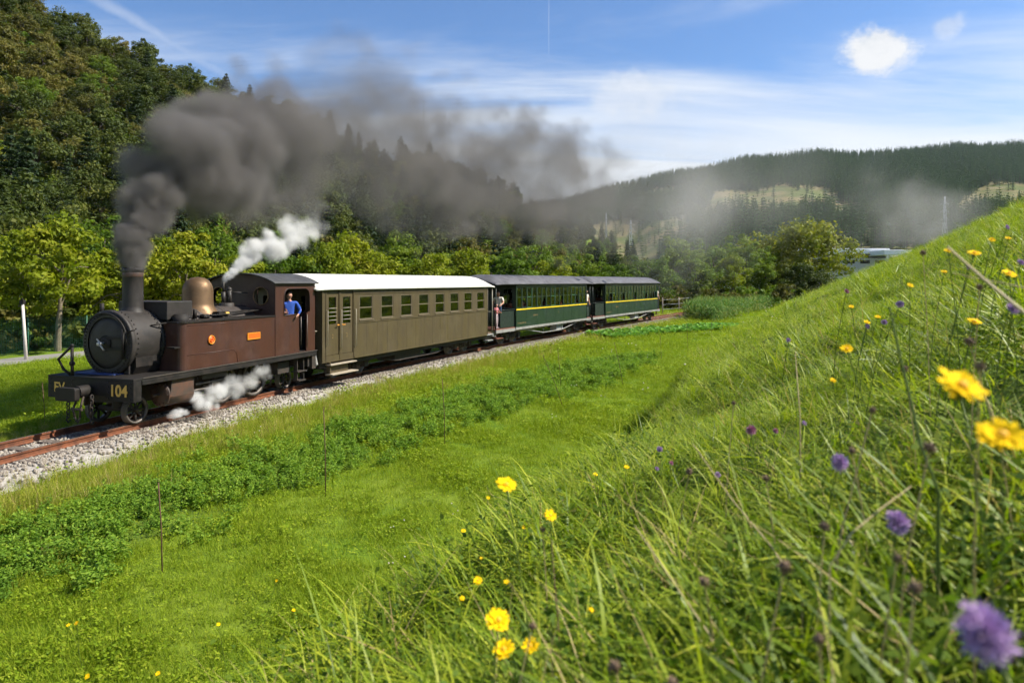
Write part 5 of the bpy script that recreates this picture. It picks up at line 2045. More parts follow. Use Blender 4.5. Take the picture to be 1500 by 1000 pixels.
# thin rusty rods standing in the meadow
RODS = [((238, 840), (232, 706)), ((477, 722), (474, 598)), ((652, 656), (648, 556)), ((828, 599), (796, 522)), ((822, 572), (817, 512)), ((914, 566), (900, 502)), ((969, 530), (967, 492)), ((1008, 520), (1006, 474)), ((1043, 505), (1042, 472)), ((66, 622), (62, 562))]
RL = ['before the darker crop, closest to its wide end', 'beside the crop in line with the locomotive cab', 'beside the crop in line with the olive carriage', 'leaning, in line with the first green carriage', 'upright behind the leaning one',
      'leaning slightly, before the pale leafy row', 'below the last green carriage', 'before the pale leafy vegetable row', 'closest to the foot of the grassy bank', 'in the mown field ahead of the locomotive']
for ((ax, ay), (tx, ty)), lb in zip(RODS, RL):
    X, Y = gp(ax, ay)
    z = H1(X, Y)
    zt = CAM_H + (HY - ty) / F * Y
    o = thing('rod_stake', 'thin rusty rod stake ' + lb, 'stake', (X, Y, z), 0, 'rods standing in the meadow')
    dx = (tx - ax) / F * Y
    h = zt - z
    m_ = MB().tube([(0, 0, -.15), (dx * .5 + .01, 0, h * .5), (dx, .0, h)], [.0085, .0075, .007], 6)
    m_.build('rod', 'rod_rust', o)
    MB().torus((dx, 0, h + .014), .015, .004, 'y', 10, 5).build('eyelet', 'rod_rust', o)

# ------------------------------------------------------------------ grass and crops
meadow_t = [blades(46, .13, .05, .12, .0042, .1, .9, .7, 2, 'tuft', 'grass_short') for _ in range(5)]
# a few clover-like broad leaves in the sward
for k in range(2):
    n = 36
    C = np.c_[rng.normal(size=(n, 2)) * .07, .03 + .05 * rng.random(n)]
    V, Q = leaf_quads(C, unit(np.c_[rng.normal(size=(n, 2)) * .4, np.ones(n)]), .013, .010)
    meadow_t.append(np_mesh('clover', V, Q, 'grass_short', np.repeat(rng.random(n), 4)))
wc_ = MB()
for k in range(3):
    q_ = rng.normal(size=2) * .08
    wc_.sphere((q_[0], q_[1], .085 + .02 * k), .008, 6, 5)
wcm = wc_.mesh('clover_head')
wcm.materials.append(MATS['clover_white'])
meadow_t.append(wcm)
mc = proto_collection('meadow_tuft', meadow_t)


def scatter_zone(name, parts, coll, ncol, zone, smin, smax, label, tilt=.12, picks=None, swirl=False, patchy=False):
    P, S = [], []
    for (y0, y1, dens, sc) in parts:
        X, Y = ring(y0, y1, dens, pad=.5 if y1 < 5 else .0)
        m_ = zone(X, Y)
        P.append(np.c_[X[m_], Y[m_]])
        S.append(np.full(m_.sum(), sc) * (smin + (smax - smin) * rng.random(m_.sum())))
    P, S = np.concatenate(P), np.concatenate(S)
    if patchy:
        pn = np.sin(P[:, 0] * .9 + 1.5 * np.sin(P[:, 1] * .6)) * np.sin(P[:, 1] * .8 + .5 * P[:, 0]) + .6 * np.sin(P[:, 0] * 2.7 + P[:, 1] * 1.9)
        S = S * (.78 + .42 * sm(-.9, 1.1, pn))
        kp = rng.random(len(S)) > .45 * sm(.2, -1.0, pn)
        P, S = P[kp], S[kp]
    n = len(P)
    return scatter(name, np.c_[P, H(P[:, 0], P[:, 1])], coll, rng.integers(0, ncol, n) if picks is None else rng.choice(ncol, n, p=picks), np.c_[rng.normal(size=(n, 2)) * tilt, (rng.random(n) * 6.28 if not swirl else 1.7 * np.sin(P[:, 0] * 1.4 + 1.1 * np.sin(P[:, 1] * .9)) + 1.5 * np.sin(P[:, 1] * 1.2 + P[:, 0] * .5) + 1.3 * rng.normal(size=n))], S * (1 if not swirl else .72 + .62 * sm(-.6, .8, np.sin(P[:, 0] * 2.3 + np.sin(P[:, 1] * 1.9)) * np.sin(P[:, 1] * 1.7 + .6))), label)


def z_meadow(X, Y):
    l, st = track_lat(X, Y)
    m = (l > 1.22 + .22 * np.sin(st * 1.3) + .22 * np.sin(st * 3.1)) | ((l < -1.5) & (l > -15.2))
    thin = (abs(l) < 2.6) & (rng.random(len(X)) < .45)
    s = bank_s(X, Y)
    return m & ~thin & ~(inpoly(X, Y, CROP) & (rng.random(len(X)) < .5)) & (s < 1.9 + .3 * rng.normal(size=len(X))) & (Y < 130)


scatter_zone('meadow_grass', [(2.2, 5, 330, 1.0), (5, 8.5, 190, 1.15), (8.5, 16, 95, 1.45), (16, 30, 42, 2.0), (30, 60, 11, 3.2), (60, 120, 1.6, 5.0)], mc, 8, z_meadow, .75, 1.3, 'short bright meadow grass between the bank and the railway',
             picks=[.169] * 5 + [.0765, .0765, .002], patchy=True)

dry_t = [blades(34, .12, .16, .38, .0045, .05, .5, .5, 3, 'dry_tuft', 'grass_dry') for _ in range(4)] + [blades(26, .12, .22, .46, .0040, .02, .4, .3, 3, 'straw_tuft', 'grass_straw')]
dc = proto_collection('dry_tuft', dry_t)


def z_dry(X, Y):
    l, st = track_lat(X, Y)
    w_ = .25 + .25 * np.sin(st * .8) + .2 * np.sin(st * 2.1 + 1)
    pr = np.where(l > 0, np.exp(-((l - 2.45) / (.75 + w_)) ** 2), .4 * np.exp(-((l + 2.0) / .4) ** 2))
    return (rng.random(len(X)) < pr * .95) & (abs(l) > 1.2) & (Y < 75)


scatter_zone('dry_verge_grass', [(6, 16, 70, .85), (16, 30, 42, 1.0), (30, 75, 13, 1.35)], dc, 5, z_dry, .6, 1.15, 'yellowing taller grass along the edge of the ballast', picks=[.22, .22, .22, .22, .12])



def z_hay(X, Y):
    l, st = track_lat(X, Y)
    return (l < -1.9) & (l > -14.8) & (rng.random(len(X)) < .35 + .5 * sm(-.3, .9, np.sin(l * 1.1 + .4 * st) * np.sin(st * .5)))


scatter_zone('mown_field_grass', [(14, 34, 26, 1.0)], dc, 5, z_hay, .24, .42, 'yellowish mown grass of the field across the line', picks=[.24, .24, .24, .24, .04])

# leafy fodder crop
crop_m = []
for k in range(4):
    ns = 9
    C, N_, var = [], [], []
    for j in range(ns):
        a = rng.random() * 6.28
        lean = .1 + .25 * rng.random()
        hh = .15 + .13 * rng.random()
        bs = rng.normal(size=2) * .08
        for q_ in np.linspace(.25, 1, 9):
            p = np.array([bs[0] + math.cos(a) * lean * q_ * hh, bs[1] + math.sin(a) * lean * q_ * hh, hh * q_])
            for _ in range(3):
                C.append(p + rng.normal(size=3) * .028)
                N_.append(rng.normal(size=3) * .55 + np.array([0, 0, 1.0]))
                var.append(rng.random())
    C, N_ = np.array(C), unit(np.array(N_))
    V, Q = leaf_quads(C, N_, .026, .013)
    crop_m.append(np_mesh('fodder_plant', V, Q, 'leaf_crop', np.repeat(var, 4)))
cc_ = proto_collection('fodder_plant', crop_m)
scatter_zone('fodder_crop', [(4, 12, 24, .92), (12, 22, 17, 1.0), (22, 40, 10, 1.25)], cc_, 4, lambda X, Y: inpoly(X + .45 * rng.normal(size=len(X)), Y + .45 * rng.normal(size=len(X)), CROP) & (np.sin(X * 1.7) * np.sin(Y * 1.3 + 1) + rng.random(len(X)) > -.35), .75, 1.25, 'strip of dense dark green leafy fodder crop')

# long grass of the bank
long_t = [blades(26, .10, .12, .34, .0060, .62, 1.60, .75, 5, 'long_tuft', 'grass_long', lay=.22) for _ in range(6)]
long_t += [blades(20, .09, .10, .24, .0050, .2, 1.2, .6, 5, 'green_tuft', 'grass_short', lay=.3) for _ in range(2)]
long_t += [blades(8, .12, .18, .40, .0036, .5, 1.4, .4, 5, 'straw_tuft', 'grass_straw', lay=.2)]
for k in range(2):
    n = 40
    C = np.c_[rng.normal(size=(n, 2)) * .07, .06 + .14 * rng.random(n)]
    V, Q = leaf_quads(C, unit(np.c_[rng.normal(size=(n, 2)) * .6, np.ones(n)]), .010, .0065)
    long_t.append(np_mesh('clover', V, Q, 'leaf_mid', np.repeat(rng.random(n), 4)))
lc = proto_collection('long_tuft', long_t)
PK = np.array([.115] * 6 + [.09, .09, .050, .035, .04])
PK = PK / PK.sum()


def z_bank(X, Y):
    s = bank_s(X, Y)
    r = np.hypot(X, Y)
    lim = 1.62 - .66 * sm(9, 34, r) - .22 * sm(8, 17, r)
    return (s > lim + .22 * rng.normal(size=len(X))) & (r > .62) & (Y < 75)


scatter_zone('bank_grass', [(.45, 1.6, 520, .72), (1.6, 4, 230, .85), (4, 10, 95, .95), (10, 24, 40, 1.15), (24, 75, 9, 1.9)], lc, len(long_t), z_bank, .7, 1.2, 'long tangled grass covering the bank', tilt=.22, picks=PK, swirl=True)

# maize
corn_m = []
for k in range(3):
    V, Q, var = [], [], []
    o_ = 0
    for j in range(11):
        a = rng.random() * 6.28
        z0 = .25 + 1.5 * j / 11
        ln = .75 * (1 - .3 * abs(j / 11 - .5))
        d = np.array([math.cos(a), math.sin(a)])
        sd_ = np.array([-d[1], d[0]]) * .045
        vv = rng.random()
        for q_, (dx, dz, ww) in enumerate(((0, 0, .6), (.35, .30, 1), (.7, .28, .8), (1, -.02, .05))):
            c = np.array([d[0] * ln * dx, d[1] * ln * dx, z0 + dz * ln])
            V += [c - np.r_[sd_ * ww, 0], c + np.r_[sd_ * ww, 0]]
            var += [vv, vv]
        for q_ in range(3):
            Q.append((o_ + 2 * q_, o_ + 2 * q_ + 1, o_ + 2 * q_ + 3, o_ + 2 * q_ + 2))
        o_ += 8
    V += [np.array([-.015, 0, 0]), np.array([.015, 0, 0]), np.array([.012, 0, 2.1]), np.array([-.012, 0, 2.1])]
    var += [.9] * 4
    Q.append((o_, o_ + 1, o_ + 2, o_ + 3))
    corn_m.append(np_mesh('maize_plant', np.array(V), Q, 'leaf_corn', var))
cn = proto_collection('maize_plant', corn_m)
scatter_zone('maize', [(30, 140, 5.0, 1.0)], cn, 3, lambda X, Y: inpoly(X, Y, CORN), .72, 1.0, 'patch of tall green maize beyond the end of the train', tilt=.08)

# pale leafy vegetables in rows, each plant one object
cab = []
for k in range(3):
    V, Q, var = [], [], []
    o_ = 0
    for j in range(13):
        a = j * 2.4
        r0 = .05 + .20 * (j / 13)
        tl = .25 + .75 * j / 13
        d = np.array([math.cos(a), math.sin(a)])
        sd_ = np.array([-d[1], d[0]])
        vv = rng.random()
        for (f_, ww) in ((0, .03), (.4, .11), (.8, .12), (1.05, .04)):
            th = tl * (.4 + .7 * f_)
            c = np.array([d[0] * (.02 + .30 * f_ * math.sin(th)), d[1] * (.02 + .30 * f_ * math.sin(th)), .03 + .30 * f_ * math.cos(th)])
            V += [c - np.r_[sd_ * ww, -.03], c + np.r_[sd_ * ww, .03]]
            var += [vv, vv]
        for q_ in range(3):
            Q.append((o_ + 2 * q_, o_ + 2 * q_ + 1, o_ + 2 * q_ + 3, o_ + 2 * q_ + 2))
        o_ += 8
    cab.append(np_mesh('leaves', np.array(V), Q, 'leaf_cabbage', var))
A0, A1 = np.array(gp(885, 496)), np.array(gp(1084, 481))
nrm_ = np.array([-(A1 - A0)[1], (A1 - A0)[0]])
nrm_ = nrm_ / np.linalg.norm(nrm_)
for row in range(4):
    n_ = 46
    for j in range(n_):
        p = A0 + (A1 - A0) * (j + rt.random() * .5) / n_ + nrm_ * (row * .75 - .8) + np.array([rt.uniform(-.12, .12), rt.uniform(-.12, .12)])
        o = bpy.data.objects.new('vegetable_plant', cab[rt.randrange(3)])
        COL.objects.link(o)
        s = rt.uniform(.9, 1.45)
        o.location = (p[0], p[1], H1(p[0], p[1]) - .02)
        o.scale = (s, s, s)
        o.rotation_euler = (0, 0, rt.uniform(0, 6.28))
        tag(o, 'pale green leafy vegetable plant in the rows before the maize', 'vegetable', 'leafy vegetables in rows before the maize')


# ------------------------------------------------------------------ flowers of the bank
def hawkbit_meshes(seed, droop=0.0, n=16, R0=.016):
    r = np.random.default_rng(seed)
    V, Q = [], []
    o_ = 0
    for ringi, (nn, rr, up) in enumerate(((n, 1.0, .10), (n - 3, .74, .30), (8, .46, .55))):
        for k in range(nn):
            a = 2 * math.pi * (k + r.random() * .5) / nn + ringi
            d = np.array([math.cos(a), math.sin(a), 0])
            s_ = np.array([-d[1], d[0], 0])
            L = R0 * rr * (.85 + .3 * r.random())
            e = up + .25 * r.normal() * .4 + droop
            for (f_, ww) in ((.12, .0010), (.55, .0021), (.92, .0023), (1.0, .0012)):
                c = d * L * f_ * math.cos(e) + np.array([0, 0, L * f_ * math.sin(e)])
                V += [c - s_ * ww * (R0 / .016), c + s_ * ww * (R0 / .016)]
            for q_ in range(3):
                Q.append((o_ + 2 * q_, o_ + 2 * q_ + 1, o_ + 2 * q_ + 3, o_ + 2 * q_ + 2))
            o_ += 8
    return np_mesh('petals', np.array(V), Q, 'petal_yellow')


hawk = [hawkbit_meshes(k) for k in range(3)]
hawk_c = MB().sphere((0, 0, .002), .0045, 10, 6, (1, 1, .7)).mesh('disc')
hawk_c.materials.append(MATS['disc_orange'])
hawk_g = MB().lathe([(.001, -.012), (.004, -.010), (.0055, -.003), (.0045, 0)], (0, 0, 0), 'z', 10).mesh('calyx')
hawk_g.materials.append(MATS['stem_green'])


def scab_mesh(seed, R0=.018):
    r = np.random.default_rng(seed)
    V, Q = [], []
    o_ = 0
    for k in range(64):
        f0 = math.sqrt((k + .5) / 64)
        a = k * 2.39996
        d = np.array([math.cos(a) * f0, math.sin(a) * f0, .75 * (1 - f0 * .8)])
        d = d / np.linalg.norm(d)
        s_ = unit(np.cross(d, np.array([.3, .2, 1.0])))
        L = R0 * (.62 + .45 * f0) * (.85 + .3 * r.random())
        for lob in range(3):
            ax = unit(s_ * math.cos(lob * 2.1) + np.cross(d, s_) * math.sin(lob * 2.1))
            tip = d * L + ax * L * .24
            pr = np.cross(d, ax)
            V += [d * L * .25, d * L * .75 + ax * L * .05 - pr * .0016, tip, d * L * .75 + ax * L * .05 + pr * .0016]
            Q.append((o_, o_ + 1, o_ + 2, o_ + 3))
            o_ += 4
    return np_mesh('florets', np.array(V), Q, 'petal_lilac')


scab = [scab_mesh(k) for k in range(2)]
scab_g = MB().lathe([(.001, -.004), (.007, -.002), (.008, .002), (.004, .006)], (0, 0, 0), 'z', 12).mesh('calyx')
scab_g.materials.append(MATS['stem_green'])
ball = MB()
rb_ = np.random.default_rng(3)
ball.sphere((0, 0, 0), .006, 10, 8)
for k in range(46):
    d = Vector(tuple(rb_.normal(size=3))).normalized()
    ball.tube([d * .004, d * .0098], [.0012, .0004], 3, caps=False)
ball_me = ball.mesh('seed_ball')
ball_me.materials.append(MATS['seed_brown'])


def child(nm, me, par, loc=(0, 0, 0), rot=(0, 0, 0), s=1.0):
    o = bpy.data.objects.new(nm, me)
    COL.objects.link(o)
    o.parent = par
    o.location = loc
    o.rotation_euler = rot
    o.scale = (s, s, s)
    return o


def flower(kind, px, py, d, label, group, s=1.0, tilt=None):
    """flower head where the photo shows it, its stalk rooted in the bank below"""
    X, Y = (px - 750) / F * d, d
    z = CAM_H + (HY - py) / F * d
    gz = H1(X, Y)
    hgt = z - gz
    if hgt < .05:
        z = gz + .06 + .05 * rt.random()
        hgt = z - gz
    bxx, byy = rt.uniform(-.25, .25) * hgt, rt.uniform(-.1, .3) * hgt
    gz2 = H1(X + bxx, Y + byy)
    names = {'y': 'yellow_flower', 'p': 'lilac_flower', 'k': 'pink_flower', 's': 'seed_head'}
    o = thing(names[kind], label, 'flower' if kind != 's' else 'seed head', (X + bxx, Y + byy, gz2), 0, group)
    top = Vector((-bxx, -byy, z - gz2))
    sr = .0011 if d < 3 else .0016
    MB().tube([(0, 0, -.03), tuple(top * .5 + Vector((bxx * .12, byy * .15, .02 * hgt))), tuple(top)], [sr * 1.2, sr, sr * .9], 5).build('stem', 'stem_green' if kind != 's' else 'straw', o, fix=False)
    rx_ = (rt.uniform(.35, .85) if kind == 'y' else rt.uniform(.75, 1.25))
    rot = tilt or (Matrix.Rotation(rt.uniform(-.5, .5), 3, 'Z') @ Matrix.Rotation(rx_, 3, 'X') @ Matrix.Rotation(rt.uniform(0, 6.28), 3, 'Z')).to_euler()
    if kind == 'y':
        child('petals', hawk[rt.randrange(3)], o, top, rot, s)
        child('disc', hawk_c, o, top, rot, s)
        child('calyx', hawk_g, o, top, rot, s)
    elif kind in 'pk':
        me = scab[rt.randrange(2)]
        c = child('florets', me, o, top, rot, s)
        if kind == 'k':
            me2 = me.copy()
            me2.materials.clear()
            me2.materials.append(MATS['petal_pink'])
            c.data = me2
        child('calyx', scab_g, o, top, rot, s)
    else:
        child('seed_ball', ball_me, o, top, rot, s)


YL = [(1408, 567, .50, 1.05, 'large yellow flower head on a tall stalk below a lilac bud'), (1467, 639, .50, 1.0, 'yellow flower head beside the taller yellow one on the bank'), (730, 908, .92, 1.0, 'open yellow flower above two close yellow heads in the bank grass'),
      (738, 951, .98, .95, 'yellow flower beside its close twin in the bank grass'), (777, 946, 1.0, .75, 'smaller yellow flower close beside a larger twin'), (741, 710, 1.12, 1.0, 'yellow flower seen side-on, high on a thin stalk against the meadow'), (806, 755, 1.4, .78, 'half closed yellow flower near a dry reddish stalk'),
      (700, 850, 1.45, .85, None), (742, 852, 1.55, .55, None), (677, 876, 1.5, .5, None), (866, 893, 1.2, .4, None), (1240, 511, 1.25, .95, None), (1427, 371, 1.5, 1.1, None), (1478, 401, 1.35, 1.1, None), (1427, 471, 1.3, 1.1, None), (1333, 418, 2.2, .85, None), (1247, 449, 2.6, .85, None), (1453, 351, 2.0, .8, None),
      (1477, 349, 2.2, .8, None), (1286, 464, 2.4, .9, None), (1270, 472, 2.4, .9, None), (1220, 557, 1.8, .7, None), (1389, 367, 2.0, .9, None), (1383, 398, 2.2, .8, None), (872, 695, 2.6, .85, None), (679, 777, 3.0, .9, None), (705, 817, 2.2, .5, None), (767, 772, 2.2, .6, None), (715, 729, 3.2, .8, None), (918, 684, 2.4, .8, None),
      (112, 912, 6.0, 1.6, None), (128, 990, 5.4, 1.8, None), (231, 986, 5.2, 1.6, None), (100, 915, 5.9, 1.4, None), (1015, 570, 22, 5, None), (1008, 548, 25, 5, None), (1018, 562, 23, 5, None), (1041, 529, 27, 5, None), (430, 893, 5.5, 1.2, None), (320, 914, 5.3, 1.2, None), (405, 850, 5.9, 1.0, None)]
for (px, py, d, s, lb) in YL:
    flower('y', px, py, d, lb or ('small yellow flower in the bank grass' if d < 4 else 'tiny yellow flower in the mown meadow'), None if lb else ('small yellow flowers on the bank' if d < 4 else 'yellow flowers in the meadow'), s if lb else s * .72)
PL = [(1440, 930, .34, .82, 'p', 'big blurred lilac flower close above the dark bank grass'), (1313, 766, .82, .85, 'p', 'round lilac flower on a pale arching stalk'), (1228, 677, 1.0, .8, 'p', 'lilac flower head lifted above the tangled bank grass'), (1436, 536, .62, .6, 's', 'brown seed head with a lilac tuft just above the largest yellow flower'),
      (1100, 630, 1.7, .75, 'k', 'pink clover-like flower in the bank grass, upper of three'), (1136, 631, 1.8, .55, 'k', None), (1178, 620, 1.9, .6, 'p', None), (1051, 695, 1.9, .7, 'p', None), (966, 658, 2.2, .8, 'p', None), (962, 686, 2.2, .55, 'p', None), (983, 678, 2.2, .6, 'k', None), (1318, 446, 2.0, .9, 'p', None), (1270, 478, 2.4, .8, 'p', None),
      (1295, 472, 2.4, .8, 'p', None), (1483, 453, 1.0, .75, 'p', None), (1418, 392, 1.8, .6, 'p', None), (1495, 385, 1.6, .7, 'p', None), (748, 793, 2.4, .6, 'k', None), (745, 808, 2.4, .6, 'k', None), (1240, 427, 3.0, .9, 'k', None), (1155, 498, 3.4, .9, 'p', None), (1475, 333, 2.6, .8, 'p', None)]
for (px, py, d, s, k, lb) in PL:
    flower(k, px, py, d, lb or ('small lilac flower in the bank grass' if k == 'p' else 'small pink flower in the bank grass'), None if lb else ('small lilac flowers on the bank' if k == 'p' else 'small pink flowers on the bank'), s if lb else s * .72)
for (px, py, d) in ((1278, 600, 1.0), (1362, 655, .8), (1315, 817, .7), (1032, 852, .9), (1122, 700, 1.2), (1075, 590, 1.7), (1340, 860, .6), (1248, 660, 1.1), (780, 916, .95), (1208, 770, .9), (1010, 690, 1.5), (1150, 830, .75), (1420, 500, 1.0), (1200, 935, .62), (900, 975, .8), (1352, 370, 1.8), (795, 775, 1.4), (1435, 420, 1.3), (1325, 540, 1.4), (985, 1000, .8)):
    flower('s', px, py, d, 'small brown spent flower head on a thin dry stalk', 'brown spent flower heads on the bank', rt.uniform(.6, 1.0))


def stalk(pts, r, m, label, name='grass_stalk', leaf=False):
    """a single long stalk through points (px, py, distance)"""
    P = [Vector(((a - 750) / F * d, d, CAM_H + (HY - b_) / F * d)) for a, b_, d in pts]
    z0 = H1(P[-1].x, P[-1].y)
    P.append(Vector((P[-1].x + .01, P[-1].y + .02, min(z0 - .02, P[-1].z - .02))))
    o = thing(name, label, 'grass stalk', P[-1])
    q_ = [p - P[-1] for p in P]
    MB().tube(q_, [r * (.5 + .5 * i / (len(q_) - 1)) for i in range(len(q_))], 6).build('stem', m, o, fix=False)
    return o


stalk([(1303, 450, .95), (1318, 520, .93), (1335, 590, .92), (1348, 650, .9), (1375, 720, .88)], .0026, 'stem_green', 'thick upright green grass stalk standing above the bank')
stalk([(1388, 362, .95), (1440, 408, .90), (1505, 462, .84), (1560, 520, .8)], .0030, 'straw', 'pale straw stalk slanting across the upper bank')
stalk([(1395, 400, 1.15), (1430, 407, 1.1), (1520, 425, 1.0), (1560, 460, .98)], .0016, 'straw', 'thin straw stalk lying level near the slanting one')
stalk([(1015, 650, 1.25), (1075, 735, 1.15), (1130, 800, 1.05), (1175, 870, .98)], .0016, 'straw', 'thin pale stalk slanting down through the middle of the bank')
stalk([(1335, 712, .85), (1290, 745, .82), (1248, 780, .80), (1215, 830, .78)], .0013, 'straw', 'pale bent stalk arching beside a lilac flower')
stalk([(808, 790, 1.2), (813, 860, 1.15), (818, 915, 1.12), (820, 950, 1.1)], .0014, 'rod_rust', 'dry reddish stalk upright by the half closed yellow flower')
stalk([(930, 770, 1.1), (985, 850, 1.0), (1040, 930, .92), (1060, 985, .9)], .0018, 'straw', 'yellowish stalk leaning over the lower bank')
stalk([(1165, 515, 1.8), (1168, 560, 1.75), (1172, 610, 1.7)], .0018, 'straw', 'short straw stalk on the bank edge above the meadow')

# ------------------------------------------------------------------ smoke and steam (density fields on grids)
rs = np.random.default_rng(21)


def vnoise(shape, cells):
    g = rs.random([c + 2 for c in cells])
    for ax in range(3):
        n_, c = shape[ax], cells[ax]
        t = np.linspace(0, c, n_)
        i = np.minimum(t.astype(int), c)
        f_ = t - i
        f_ = f_ * f_ * (3 - 2 * f_)
        g0 = np.take(g, i, axis=ax)
        g1 = np.take(g, i + 1, axis=ax)
        sh = [1, 1, 1]
        sh[ax] = n_
        f_ = f_.reshape(sh)
        g = g0 * (1 - f_) + g1 * f_
    return g


def fbm(shape, size, base, octs=4, gain=.55):
    out, a, tot = 0, 1, 0
    for o_ in range(octs):
        cell = base / 2 ** o_
        cells = [max(1, int(round(size[k] / cell))) for k in range(3)]
        out = out + a * vnoise(shape, cells)
        tot += a
        a *= gain
    return out / tot


def volmat(name, col, aniso):
    m = bpy.data.materials.new(name)
    m.use_nodes = True
    t = NT(m.node_tree)
    p = t.n('ShaderNodeVolumePrincipled', ins={'Color': (*col, 1), 'Density': 1.0, 'Anisotropy': aniso})
    p.inputs['Density Attribute'].default_value = 'density'
    t.link(p.outputs[0], t.n('ShaderNodeOutputMaterial').inputs['Volume'])
    MATS[name] = m
    return m


def volume_object(name, label, D, lo, hi, m, loc, rz):
    """D: density array (nx, ny, nz) filling the box lo..hi of the object"""
    nx, ny, nz = D.shape
    me = bpy.data.meshes.new(name)
    flat = D.transpose(2, 1, 0).ravel().astype(np.float32)     # x runs fastest
    me.vertices.add(len(flat))
    a = me.attributes.new('dens', 'FLOAT', 'POINT')
    a.data.foreach_set('value', flat)
    co = np.zeros((len(flat), 3), np.float32)
    co[:, 0], co[:, 1], co[:, 2] = [(lo[k] + hi[k]) / 2 for k in range(3)]
    co[0] = lo
    co[-1] = hi
    me.vertices.foreach_set('co', co.ravel())
    o = bpy.data.objects.new(name, me)
    COL.objects.link(o)
    o.location = loc
    o.rotation_euler = (0, 0, rz)
    g = bpy.data.node_groups.new(name + '_nodes', 'GeometryNodeTree')
    g.interface.new_socket('Geometry', in_out='INPUT', socket_type='NodeSocketGeometry')
    g.interface.new_socket('Geometry', in_out='OUTPUT', socket_type='NodeSocketGeometry')
    N, L = g.nodes, g.links
    gi, go = N.new('NodeGroupInput'), N.new('NodeGroupOutput')
    pos = N.new('GeometryNodeInputPosition')
    sp = N.new('ShaderNodeSeparateXYZ')
    L.new(pos.outputs[0], sp.inputs[0])

    def mth(op, a_, b_):
        nd = N.new('ShaderNodeMath')
        nd.operation = op
        for k, v in enumerate((a_, b_)):
            if isinstance(v, (int, float)):
                nd.inputs[k].default_value = v
            else:
                L.new(v, nd.inputs[k])
        return nd.outputs[0]
    ids = []
    for k, n_ in enumerate((nx, ny, nz)):
        t = mth('MULTIPLY', mth('SUBTRACT', sp.outputs[k], float(lo[k])), (n_ - 1) / float(hi[k] - lo[k]))
        t = mth('MINIMUM', mth('MAXIMUM', mth('FLOOR', mth('ADD', t, .5), 0), 0.0), float(n_ - 1))
        ids.append(t)
    f2i = []
    for t in ids:
        c = N.new('FunctionNodeFloatToInt')
        c.rounding_mode = 'ROUND'
        L.new(t, c.inputs[0])
        f2i.append(c.outputs[0])

    def imth(op, a_, b_):
        nd = N.new('FunctionNodeIntegerMath')
        nd.operation = op
        for k, v in enumerate((a_, b_)):
            if isinstance(v, int):
                nd.inputs[k].default_value = v
            else:
                L.new(v, nd.inputs[k])
        return nd.outputs[0]
    idx = imth('ADD', f2i[0], imth('MULTIPLY', imth('ADD', f2i[1], imth('MULTIPLY', f2i[2], ny)), nx))
    si = N.new('GeometryNodeSampleIndex')
    si.data_type = 'FLOAT'
    si.domain = 'POINT'
    na_ = N.new('GeometryNodeInputNamedAttribute')
    na_.data_type = 'FLOAT'
    na_.inputs['Name'].default_value = 'dens'
    L.new(gi.outputs[0], si.inputs['Geometry'])
    L.new(na_.outputs['Attribute'], si.inputs['Value'])
    L.new(idx, si.inputs['Index'])
    vc = N.new('GeometryNodeVolumeCube')
    vc.inputs['Min'].default_value = lo
    vc.inputs['Max'].default_value = hi
    vc.inputs['Resolution X'].default_value = nx
    vc.inputs['Resolution Y'].default_value = ny
    vc.inputs['Resolution Z'].default_value = nz
    L.new(si.outputs[0], vc.inputs['Density'])
    sm_ = N.new('GeometryNodeSetMaterial')
    sm_.inputs['Material'].default_value = MATS[m]
    L.new(vc.outputs[0], sm_.inputs[0])
    L.new(sm_.outputs[0], go.inputs[0])
    md = o.modifiers.new('field', 'NODES')
    md.node_group = g
    me.materials.append(MATS[m])
    return tag(o, label, None, None, 'stuff')


